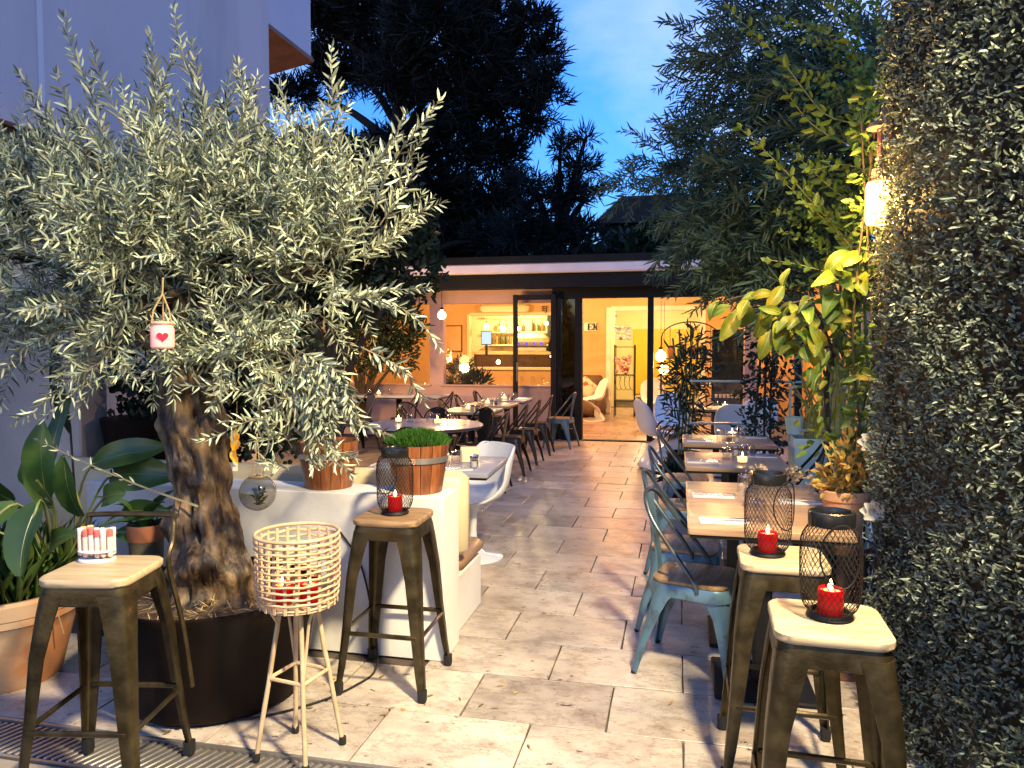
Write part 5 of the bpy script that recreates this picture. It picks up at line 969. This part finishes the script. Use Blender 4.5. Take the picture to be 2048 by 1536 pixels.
P0, D0 = blob_points([(1.0, 4.5, 2.3, .28), (1.05, 4.4, 2.8, .25), (.95, 4.6, 1.95, .25), (1.05, 4.5, 3.2, .3)], 95, .2); la = leafy([twig_points(p - PB, d * .6 + np.array([-.5, -.3, .5]), .3, 6, .08) for p, d in zip(P0, D0)], .035, .05, .026, .95); o = obj('foliage', leaves_mesh('foliage', *la[:4], M['privet_leaf']), pvt); o['kind'] = 'stuff'; o = la[4].build('twigs', M['branch'], pvt, smooth=0); o['kind'] = 'stuff'
# lemon tree
lt = thing('lemon_tree', 'small lemon tree with large yellow green leaves under the wall lamp', 'tree', (.83, 4.32, 0)); LB = np.array([.83, 4.32, 0])
MB().tube(catmull([(0, 0, .4), (-.03, -.02, .9), (-.06, -.03, 1.3), (-.02, -.1, 1.55), (-.02, -.25, 1.8)], 5), [.019 - .0005 * i for i in range(21)], 8).build('trunk', M['branch'], lt, smooth=60)
br = [[(-.05, -.03, 1.3), (-.2, -.2, 1.62), (-.42, -.4, 1.76), (-.66, -.45, 1.72)], [(-.03, -.1, 1.45), (-.2, -.3, 1.72), (-.42, -.45, 1.66)], [(-.02, -.1, 1.55), (.02, -.35, 1.75), (-.02, -.55, 1.95)], [(-.03, -.05, 1.4), (-.1, -.3, 1.5), (-.25, -.5, 1.45)], [(-.02, -.1, 1.5), (.0, -.4, 1.55), (-.05, -.6, 1.5)]]
for b in br: MB().tube(catmull(b, 5), [.008 - .0004 * i for i in range(len(catmull(b, 5)))], 6).build('branch', M['branch'], lt, smooth=60)
LL = [(-.36, -.44, 1.70, .12), (-.52, -.42, 1.72, .11), (-.22, -.50, 1.64, .13), (-.09, -.55, 1.80, .13), (-.02, -.6, 1.95, .09), (-.13, -.55, 1.42, .12), (-.24, -.5, 1.47, .11), (-.62, -.42, 1.72, .07), (-.3, -.46, 1.62, .1)]
P0, D0 = blob_points(LL, 64, .3)
for b, d in zip(P0, D0):
    L_ = rng.uniform(.08, .17); dv = d * .5 + np.array([rng.uniform(-.6, .3), rng.uniform(-.5, .1), rng.uniform(-1.1, .1)]); dv = dv / np.linalg.norm(dv) * L_
    big_leaf(lt, b, b + dv, L_ * rng.uniform(.40, .52), M['lemon_leaf'], up=(rng.uniform(-.9, .9), -1, rng.uniform(.0, .9)), bend=rng.uniform(.12, .35), n=8, wave=.07, foldk=.25, rib=M['stem_green'])
P0, D0 = blob_points([(-.05, -.3, 1.2, .22), (-.02, -.35, .95, .2), (.0, -.45, 1.6, .2), (.0, -.3, 1.35, .2)], 230, .3); o = obj('small_leaves', leaves_mesh('small_leaves', P0, D0 + np.array([0, 0, -.7]), .075 * nrg.uniform(.5, 1.2, 230), .03, M['lemon_leaf']), lt); o['kind'] = 'stuff'
vn = thing('edge_vine', 'yellow green vine climbing at the hedge end below the wall lamp', 'vine', (.86, 3.72, 0))
for k in range(4): MB().tube(catmull([(rng.uniform(-.06, .06), 0, 0), (rng.uniform(-.1, .05), -.03, .9), (rng.uniform(-.1, .05), -.05, 1.6), (rng.uniform(-.1, .05), -.05, 2.5)], 5), .005, 5).build('stem', M['branch'], vn, smooth=60)
P0, D0 = blob_points([(-.01, .0, z_, .10) for z_ in np.arange(.85, 2.75, .16)], 620, .2); o = obj('foliage', leaves_mesh('foliage', P0, D0 + np.array([-.4, -.3, -.2]) + nrg.normal(0, .4, P0.shape), .055 * nrg.uniform(.5, 1.3, 620), .027 * nrg.uniform(.7, 1.2, 620), M['privet_leaf']), vn); o['kind'] = 'stuff'
lp = thing('lemon_pot', 'dark pot of the lemon tree behind the double table', 'pot', (.83, 4.32, 0)); MB().lathe([(.15, 0), (.2, .38), (.215, .4), (.21, .44), (.19, .43)], 26).build('pot', M['pot_dark'], lp)
# table end pot with dry flowers
fp_ = thing('tan_flower_pot', 'tan flower pot with yellowing plant at the right end of the double table', 'pot', (.745, 3.66, .60)); MB().lathe([(.07, 0), (.098, .20), (.106, .205), (.108, .245), (.098, .248), (.09, .2)], 26).build('pot', M['terracotta'], fp_)
yp = thing('yellowing_plant', 'yellowing small leaved plant in the tan flower pot', 'plant', (.745, 3.66, .84))
P0, D0 = blob_points([(0, 0, .06, .11), (.03, -.02, .17, .1), (.07, 0, .02, .1), (-.04, -.02, .02, .08)], 260, .2); o = obj('foliage', leaves_mesh('foliage', P0, D0 + np.array([0, 0, .2]), .05, .026, M['dry_leaf']), yp); o['kind'] = 'stuff'
for k in range(6): a = k; MB().tube([(0, 0, -.05), (.06 * math.cos(a), .06 * math.sin(a), .12), (.1 * math.cos(a), .1 * math.sin(a), .22)], .003, 5).build('stem', M['stem_green'], yp)
ps_ = thing('pot_stool', 'dark stand carrying the tan flower pot', 'stand', (.745, 3.66, 0)); MB().lathe([(.12, .57), (.12, .6)], 20).build('top', M['dark_wood'], ps_); MB().lathe([(.12, 0), (.03, .03), (.03, .57)], 14).build('column', M['dark_wood'], ps_)
df = thing('dried_flowers', 'spray of dried pale flowers lying across the far edge of the double table', 'flowers', (.5, 4.12, .755))
m = MB(); P0 = []
for k in range(16):
    x0 = -.14 + .03 * k + rng.uniform(-.03, .03); pth = [(x0, rng.uniform(-.04, .04), .0), (x0 + rng.uniform(-.05, .05), rng.uniform(-.04, .04), .05), (x0 + rng.uniform(-.09, .09), rng.uniform(-.05, .05), rng.uniform(.06, .14))]; m.tube(pth, .0012, 3)
    for q in range(16): t_ = rng.random(); P0.append(np.array(pth[1]) * (1 - t_) + np.array(pth[2]) * t_ + nrg.normal(0, .01, 3))
m.build('stems', M['twig'], df, smooth=0); o = obj('blossoms', leaves_mesh('blossoms', np.array(P0), nrg.normal(0, 1, (len(P0), 3)), .02, .014, M['dry_flower']), df); o['kind'] = 'stuff'
for i, (x, y, z) in enumerate(((.80, 3.42, 1.10), (.80, 3.35, .82))):
    fw_ = thing('white_flower', ('upper', 'lower')[i] + ' large white blossom at the left edge of the hedge panel', 'flower', (x, y, z))
    for k in range(8): a = k * .785; big_leaf(fw_, (0, 0, 0), (.05 * math.cos(a) - .01, -.012 - .02 * (k % 2), .045 * math.sin(a)), .05, M['white_petal'], up=(0, -1, 0), bend=.3, name='petal', n=4)
    MB().tube([(0, 0, 0), (.03, .02, -.05), (.07, .1, -.1)], .003, 5).build('stem', M['stem_green'], fw_)
# ---------------------------------------------------------------- artificial boxwood hedge panel
hg = thing('hedge_panel', 'tall boxwood hedge panel filling the right edge', 'hedge', (.90, 2.55, 0), 0)
pA, pB = Vector((.80, 3.36, 0)), Vector((1.02, 1.5, 0)); ax = (pB - pA); Lh = ax.length; ax.normalize(); nh = Vector((ax.y, -ax.x, 0)); nh = nh if nh.x < 0 else -nh
cM = (pA + pB) / 2 - nh * .07; HG = Vector((.90, 2.55, 0)); an = math.atan2(ax.y, ax.x)
MB().box(cM - HG + Vector((0, 0, 1.75)), (Lh - .02, .08, 3.5), rz=an).build('backing', M['black'], hg, smooth=0)
n_ = 46000; s_ = nrg.random(n_) * Lh; z = nrg.random(n_) * 3.4; dep = nrg.random(n_) ** .8 * .055; clump = np.sin(s_ * 23 + 3 * np.sin(z * 17)) * np.sin(z * 21 + 2 * np.sin(s_ * 19))
dep = dep + .022 * clump + .032 * np.sin(s_ * 5.1 + 2 * np.sin(z * 3.7)) * np.sin(z * 4.3 + 1.3); A = np.array(pA - HG); Xh = np.array(ax); Nh = np.array(nh)
P0 = A + s_[:, None] * Xh + z[:, None] * np.array([0, 0, 1]) + (dep - .035)[:, None] * Nh; D0 = Nh * .75 + np.array([0, 0, .25]) + nrg.normal(0, .75, (n_, 3))
e_ = int(3400); P1 = A - Xh * nrg.uniform(-.005, .035, e_)[:, None] + nrg.random(e_)[:, None] * 3.4 * np.array([0, 0, 1]) - nrg.uniform(-.02, .10, e_)[:, None] * Nh; D1 = -Xh * .8 + nrg.normal(0, .7, (e_, 3))
P0 = np.concatenate([P0, P1]); D0 = np.concatenate([D0, D1]); nn_ = len(P0)
o = obj('foliage', leaves_mesh('foliage', P0, D0, .0185 * np.where(nrg.random(nn_) < .05, 1.9, nrg.uniform(.4, 1.5, nn_)), .0098 * nrg.uniform(.7, 1.2, nn_), M['box_leaf'], fold=.3, curl=.25, wide=.5), hg); o['kind'] = 'stuff'
# wall lamp on a post behind the end of the hedge
lm = thing('wall_lamp', 'glowing rounded glass lamp on a brown bracket at the end of the hedge panel', 'lamp', (.815, 3.47, 2.02))
MB().lathe([(.0, -.005), (.045, .0), (.052, .015), (.053, .15), (.046, .175), (.0, .18)], 24, cap=False).build('glass', M['lamp_glass'], lm, smooth=60)
MB().lathe([(.03, .18), (.034, .185), (.03, .23), (.012, .24)], 16).build('socket', M['terra_roof'], lm); MB().tube([(0, 0, .24), (0, 0, .42), (.03, .03, .5), (.06, .05, .5)], .012, 8).build('bracket', M['terra_roof'], lm); MB().lathe([(.055, .40), (.05, .415), (.01, .44)], 16, (0, 0, 0)).build('canopy', M['terra_roof'], lm)
l = light('POINT', 'lamp_light', (0, 0, 0), 75, (1, .56, .16), .05); l.parent = lm; l.location = (-.085, -.03, .07)
po = MB().box((.905, 3.56, 1.4), (.07, .07, 2.8), ch=.006).build('lamp_post', M['dark_wood']); tag(po, 'dark brown wooden post behind the end of the hedge panel', 'post')
# ---------------------------------------------------------------- pines behind
def pine(name, lb, base, H, limbs_, tuft, nl, spread, ln):
    t = thing(name, lb, 'tree', base, 0, 'dark trees behind the pavilion'); B = np.array(base)
    MB().tube(catmull([(0, 0, 0), (.1, 0, H * .3), (.0, 0, H * .6), (.5, 0, H)], 6), [.42 - .018 * i for i in range(19)], 10).build('trunk', M['pine_bark'], t, smooth=60)
    Ps = []; Ds = []; m = MB()
    for (x, y, z, r) in limbs_:
        e = np.array([x, y, z]) - B; z0 = min(e[2] * .8, H * .85) ; st = np.array([0, 0, max(.5, min(z0, e[2] - .3 * np.hypot(e[0], e[1])))])
        c = catmull([st, st * .5 + e * .5 + np.array([0, 0, .3]), e], 5); m.tube(c, [.13 - .01 * i for i in range(len(c))], 6)
        k = int(tuft * r * r); d = unit(nrg.normal(0, 1, (k, 3))) * (nrg.random(k) ** .45 * r)[:, None]; d[:, 2] *= .6; c0 = e + d
        for q in range(k):
            dr = d[q] / (np.linalg.norm(d[q]) + 1e-6) * .8 + np.array([0, 0, .35]); Ps.append(np.repeat(c0[q][None], nl, 0) + nrg.normal(0, spread * .35, (nl, 3))); Ds.append(dr + nrg.normal(0, .55, (nl, 3)))
        for q in range(0, k, 9): m.tube([e + d[q] * .1, c0[q]], .018, 3, False)
    P = np.concatenate(Ps); D = np.concatenate(Ds); o = obj('needles', leaves_mesh('needles', P, D, ln * nrg.uniform(.6, 1.2, len(P)), ln * .085, M['pine_needle'], fold=.1), t); o['kind'] = 'stuff'
    m.build('boughs', M['pine_bark'], t, smooth=0)
LP = []
for u, v, r in ((760, 60, 90), (880, 60, 100), (980, 60, 70), (1030, 110, 45), (700, 150, 75), (810, 160, 80), (940, 200, 80), (1020, 210, 55), (1075, 250, 32), (800, 310, 70), (900, 300, 80), (1000, 310, 65), (1050, 180, 38), (880, 400, 90), (980, 410, 80), (790, 420, 80), (640, 60, 60), (600, 200, 45), (700, 330, 60), (1050, 50, 28), (860, -40, 100), (980, -30, 55), (740, -30, 80), (890, 480, 80), (1085, 120, 36), (1100, 205, 34), (1078, 55, 32), (1090, 160, 30), (1000, 480, 60), (620, 320, 60), (950, 130, 70), (690, 40, 60)):
    a = math.atan((u - 1024) / 1500) - R(12.6); dep = 18 + rng.uniform(-1.2, 1.2); x = dep * math.tan(a); cz = dep * math.cos(R(12.6)) - x * math.sin(R(12.6)); LP.append((x, dep, 1.5 + (694 - v) / 1500 * cz, r / 1500 * cz))
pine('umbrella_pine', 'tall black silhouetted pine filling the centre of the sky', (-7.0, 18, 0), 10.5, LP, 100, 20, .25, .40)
LQ = []
for u, v, r in ((1120, 300, 30), (1160, 340, 35), (1130, 390, 45), (1080, 430, 50), (1180, 390, 25), (1040, 470, 50), (1110, 480, 45), (1170, 470, 40), (1170, 280, 18), (1060, 370, 40)):
    a = math.atan((u - 1024) / 1500) - R(12.6); dep = 15.5; x = dep * math.tan(a); cz = dep * math.cos(R(12.6)) - x * math.sin(R(12.6)); LQ.append((x, dep, 1.5 + (694 - v) / 1500 * cz, r / 1500 * cz))
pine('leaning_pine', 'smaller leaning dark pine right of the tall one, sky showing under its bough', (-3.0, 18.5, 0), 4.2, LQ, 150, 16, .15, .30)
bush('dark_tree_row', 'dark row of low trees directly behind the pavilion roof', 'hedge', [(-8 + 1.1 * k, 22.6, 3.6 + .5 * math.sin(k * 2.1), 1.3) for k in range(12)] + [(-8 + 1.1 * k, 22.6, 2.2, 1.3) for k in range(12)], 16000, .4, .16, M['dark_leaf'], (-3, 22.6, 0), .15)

n_ = 45; P0 = np.stack([nrg.normal(-1.3, .75, n_), nrg.normal(2.8, .6, n_), np.full(n_, .004)], 1); a = nrg.random(n_) * 6.283
o = bpy.data.objects.new('fallen_leaves', leaves_mesh('fallen_leaves', P0, np.stack([np.cos(a), np.sin(a), np.full(n_, .02)], 1), .04 * nrg.uniform(.5, 1.1, n_), .010, M['dry_leaf'], up=(0, 0, 1), curl=-.1)); C.objects.link(o); o['kind'] = 'stuff'
